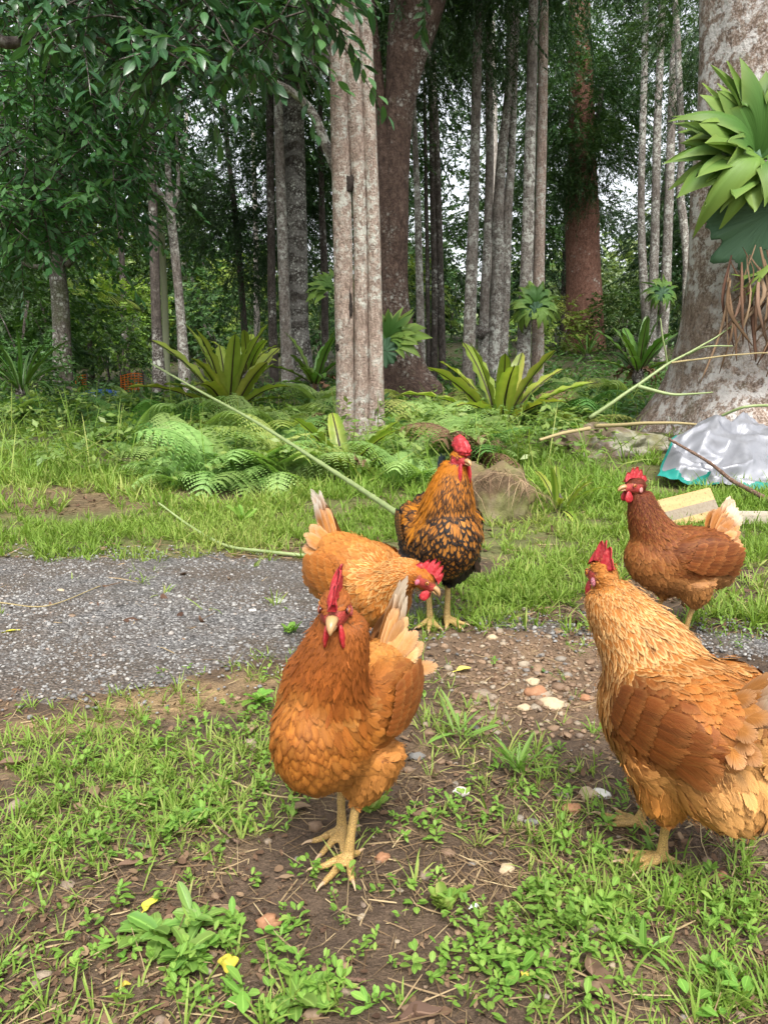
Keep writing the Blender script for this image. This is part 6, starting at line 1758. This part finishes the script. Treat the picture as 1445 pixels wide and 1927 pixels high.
HNECK = [(.060, 0, .235, .064), (.088, 0, .282, .052), (.104, 0, .318, .0425), (.112, 0, .350, .0345), (.120, 0, .378, .0265)]
def lumps(dx=0, dz=0, wp=0.0):
    return [((-.088 + dx, 0, .190 + dz), (.048, .060 + wp, .056)), ((-.018 + dx, .066 + wp, .232 + dz), (.088, .026, .054)), ((-.018 + dx, -.066 - wp, .232 + dz), (.088, .026, .054))]
QUILLS = [(9, -.018, -.044, -.036, .012, .108, .019, .0040, .02), (10, .006, -.024, -.030, .026, .076, .0175, .0052, .0), (10, .026, .000, -.027, .033, .053, .016, .0064, -.03), (10, .044, .018, -.024, .036, .039, .015, .0074, -.05), (9, .060, .036, -.018, .034, .029, .0135, .0082, -.06)]

# --- the walking hen in front, seen from the breast
#1
chicken("ginger hen walking towards the viewer in front of the flock, white tail tip raised", "hen", (-.053, 1.010, .004), R(-115), dict(
    body=[(-.128, .266, .014, .016), (-.105, .248, .046, .042), (-.062, .228, .060, .070), (-.010, .214, .067, .084), (.040, .213, .066, .086), (.085, .223, .058, .080), (.118, .238, .041, .057), (.138, .247, .018, .022)], neck=[(.056, .0, .245, .064), (.074, .012, .288, .054), (.084, .028, .324, .044), (.088, .039, .355, .037), (.091, .046, .382, .029)],
    lumps=lumps(wp=-.011), head_at=((.104, .043, .398), 20, -14), nape=(-1, 0, .3),
    legs=[dict(hip=(.0, .040, .175), hock=(.012, .024, .096), foot=(.030, .018, 0), yaw=R(-2), w=.95, spread=(-48, -6, 42, 172)), dict(hip=(-.008, -.042, .175), hock=(-.036, -.026, .100), foot=(-.022, -.020, 0), yaw=R(-8), spread=(-40, 4, 44, 165))],
    quills=QUILLS, under=(.24, .085, .022), comb=dict(kind='single', h=.034, pts=5, flop=.25, sweep=.3), wattle=(.008, .0034, .0165), lobe=(.45, .1, .09),
    tail=dict(root=(-.118, 0, .268), n=6, cov=24, el=62, len=.118, spread=6, yaw=16, drop=10, base=(.46, .20, .06), tip0=.5),
    pal=hen_palette((.20, .045, .010), (.29, .085, .02), 0, (.31, .108, .022), (.18, .050, .010), (.36, .135, .033), (.43, .19, .058), (.19, .052, .012), (.26, .088, .022), (.35, .14, .04), (.42, .19, .062), (.20, .056, .014), (.27, .10, .03), (.66, .54, .40), (.46, .22, .085), neck_top=(.26, .075, .02))))  # breast feather rims painted darker to imitate the shadow between feathers

# --- the hen close by on the right, seen from behind its left flank
chicken("ginger hen at the right edge with pale streaked neck cape, facing away", "hen", (.412, .988, .004), R(112), dict(
    body=[(-.130, .268, .014, .016), (-.108, .250, .050, .046), (-.064, .222, .082, .084), (-.010, .203, .092, .099), (.040, .204, .088, .095), (.085, .220, .072, .080), (.120, .240, .046, .054), (.138, .252, .018, .022)],
    neck=[(.050, .0, .240, .078), (.076, .012, .286, .064), (.098, .030, .322, .050), (.112, .044, .350, .040), (.120, .051, .372, .030)],
    lumps=[((-.078, 0, .172), (.062, .074, .070)), ((-.018, .068, .232), (.088, .026, .056)), ((-.018, -.068, .232), (.088, .026, .056))], head_at=((.130, .050, .386), -8, -6), nape=(-1, 0, .4),
    legs=[dict(hip=(-.010, .044, .175), hock=(-.018, .036, .086), foot=(-.004, .030, 0), yaw=R(66), w=1.05), dict(hip=(.0, -.044, .175), hock=(.046, -.014, .098), foot=(.076, .004, 0), yaw=R(30))],
    quills=QUILLS, under=(.26, .10, .03), comb=dict(kind='single', h=.031, pts=5, flop=-.12, sweep=.2), wattle=(.0075, .003, .013), lobe=(.55, .2, .25), fs=1.06, down=4200,
    tail=dict(root=(-.108, 0, .272), n=10, cov=20, el=52, len=.110, spread=22, drop=22, base=(.42, .16, .045), tip0=.4),
    pal=hen_palette((.25, .088, .022), (.70, .44, .20), .3, (.34, .125, .030), (.40, .17, .046), (.27, .082, .019), (.34, .13, .036), (.13, .032, .009), (.17, .048, .013), (.35, .135, .036), (.42, .21, .075), (.16, .044, .012), (.22, .078, .024), (.70, .55, .40), (.42, .17, .05), neck_top=(.34, .12, .028))))

# --- the dark hen in profile on the grass by the timber
chicken("dark red-brown hen standing in profile in front of the yellow timber block", "hen", (.752, 1.905, .004), R(190), dict(
    body=[(-.130, .275, .014, .016), (-.106, .252, .046, .044), (-.062, .226, .073, .074), (-.010, .210, .083, .086), (.040, .212, .080, .086), (.085, .228, .066, .075), (.118, .250, .044, .052), (.136, .262, .018, .022)],
    neck=[(.062, 0, .250, .064), (.092, 0, .296, .050), (.110, 0, .334, .040), (.118, 0, .362, .0325), (.124, 0, .384, .026)],
    lumps=lumps(), head_at=((.137, .0, .402), 6, -2),
    legs=[dict(hip=(-.010, .042, .175), hock=(-.024, .032, .104), foot=(-.004, .030, 0), yaw=R(8)), dict(hip=(.006, -.042, .175), hock=(.024, -.036, .108), foot=(.046, -.034, 0), yaw=R(-5))],
    quills=QUILLS, under=(.17, .055, .017), comb=dict(kind='single', h=.028, pts=5, flop=.1, sweep=.1), wattle=(.010, .0035, .014), lobe=(.62, .28, .26), down=3200,
    tail=dict(root=(-.096, 0, .282), n=10, el=72, len=.094, spread=12, drop=26, base=(.33, .11, .032), tip0=.5),
    pal=hen_palette((.10, .020, .007), (.30, .12, .04), .1, (.19, .058, .016), (.28, .11, .034), (.12, .031, .010), (.18, .054, .016), (.125, .031, .009), (.20, .064, .02), (.30, .13, .043), (.34, .17, .07), (.14, .038, .011), (.23, .08, .026), (.66, .50, .35), (.34, .13, .04), neck_top=(.085, .014, .006))))

# --- the hen stooping on the gravel
chicken("ginger hen stooping with head lowered on the gravel, tail held high", "hen", (-.052, 1.690, .004), R(-50), dict(
    body=[(-.120, .300, .014, .016), (-.098, .278, .046, .046), (-.060, .246, .074, .076), (-.010, .218, .085, .088), (.042, .204, .082, .084), (.086, .200, .066, .070), (.118, .200, .046, .050), (.136, .200, .020, .024)],
    neck=[(.060, 0, .210, .062), (.098, -.004, .222, .050), (.130, .000, .250, .041), (.156, .006, .260, .033), (.174, .010, .259, .027)],
    lumps=[((-.098, -.004, .206), (.052, .062, .060)), ((-.018, .066, .238), (.086, .026, .052)), ((-.018, -.066, .238), (.086, .026, .052))],
    head_at=((.190, .014, .256), 32, -36), nape=(0, 0, 1),
    legs=[dict(hip=(-.010, .044, .175), hock=(-.030, .034, .100), foot=(-.006, .032, 0)), dict(hip=(-.010, -.044, .175), hock=(-.020, -.036, .100), foot=(.006, -.034, 0))],
    quills=QUILLS, under=(.26, .09, .025), comb=dict(kind='single', h=.032, pts=6, flop=.1), wattle=(.009, .0035, .013), lobe=(.62, .16, .22), down=2600,
    tail=dict(root=(-.110, 0, .302), n=6, cov=28, el=66, len=.125, spread=7, yaw=-4, drop=10, base=(.44, .17, .045), tip0=.6),
    pal=hen_palette((.30, .095, .020), (.72, .45, .19), .2, (.31, .10, .022), (.18, .050, .010), (.34, .115, .027), (.41, .165, .045), (.31, .095, .020), (.19, .052, .011), (.38, .145, .036), (.44, .20, .06), (.34, .105, .022), (.42, .16, .045), (.75, .66, .54), (.44, .18, .055), neck_top=(.32, .088, .015))))  # breast rims darkened likewise, feather shadow put into the colour

# --- the cockerel behind
BLK = (.013, .011, .010)
def rooster_pal(part, s, t):
    gold, hack = (.30, .118, .026), (.42, .145, .014)
    if part == 'neck': return (lerp(hack, (.32, .095, .010), s), lerp((.22, .07, .012), hack, s), 0, 1.0 if s > .1 else .6, 0) if not (t < -.55 and s < .85) else (np.array((.30, .10, .016)), np.array((.03, .018, .012)), .6, 1.0, 0)
    if part == 'head': return np.array((.42, .13, .02)), np.array(hack), 0, 0, .1
    if part == 'body':
        if t > .45 and s < .75: return np.array((.20, .07, .014)), np.array(BLK), 1.0, 0, 0
        if t < -.35 and s < .7: return np.array(BLK) * 1.5, np.array(BLK), 0, 0, .5
        return np.array(gold), np.array(BLK), 1.0, 0, 0
    if part in ('thigh', 'vent'): return np.array((.028, .024, .022)), np.array(BLK), 0, 0, .8
    if part == 'wing': return np.array((.34, .13, .028)), np.array(BLK), 1.0, 0, 0
    if part == 'quill': return np.array((.20, .075, .018)), np.array(BLK), 1.0, 0, 0
    return np.array((.014, .022, .026)), np.array((.03, .05, .06)), 0, 0, 0
chicken("gold and black laced cockerel standing behind the stooping hen", "rooster", (.150, 2.030, .006), R(-80), dict(
    body=[(-.150, .330, .016, .018), (-.122, .304, .054, .052), (-.074, .268, .086, .086), (-.014, .246, .098, .104), (.044, .248, .097, .104), (.092, .268, .084, .092), (.130, .296, .058, .064), (.154, .312, .022, .028)],
    neck=[(.070, 0, .300, .076), (.088, 0, .350, .063), (.094, .004, .390, .052), (.096, .010, .424, .042), (.100, .015, .450, .031)],
    lumps=[((-.098, 0, .205), (.066, .090, .078)), ((-.020, .078, .268), (.100, .028, .062)), ((-.020, -.078, .268), (.100, .028, .062))],
    head_at=((.110, .019, .464), 22, -8), nape=(-1, 0, .35), hackle=True, fs=1.38, shank=1.25, toe=1.25,
    legs=[dict(hip=(-.006, .050, .205), hock=(-.016, .028, .118), foot=(.0, .022, 0), yaw=R(14), w=1.25), dict(hip=(-.006, -.050, .205), hock=(-.014, -.030, .118), foot=(.004, -.026, 0), yaw=R(-18), w=1.25)],
    quills=QUILLS, under=(.06, .03, .015), legcol=(.52, .36, .13), face=(.50, .04, .05), lobe=(.6, .05, .07), comb=dict(kind='rose'), wattle=(.011, .0045, .029), wspread=.0125,
    tail=dict(root=(-.128, .022, .345), n=8, cov=10, el=70, len=.118, spread=8, drop=16, yaw=34, base=BLK, w=.04, tip0=.2),
    pal=rooster_pal, down=2600), name="rooster")
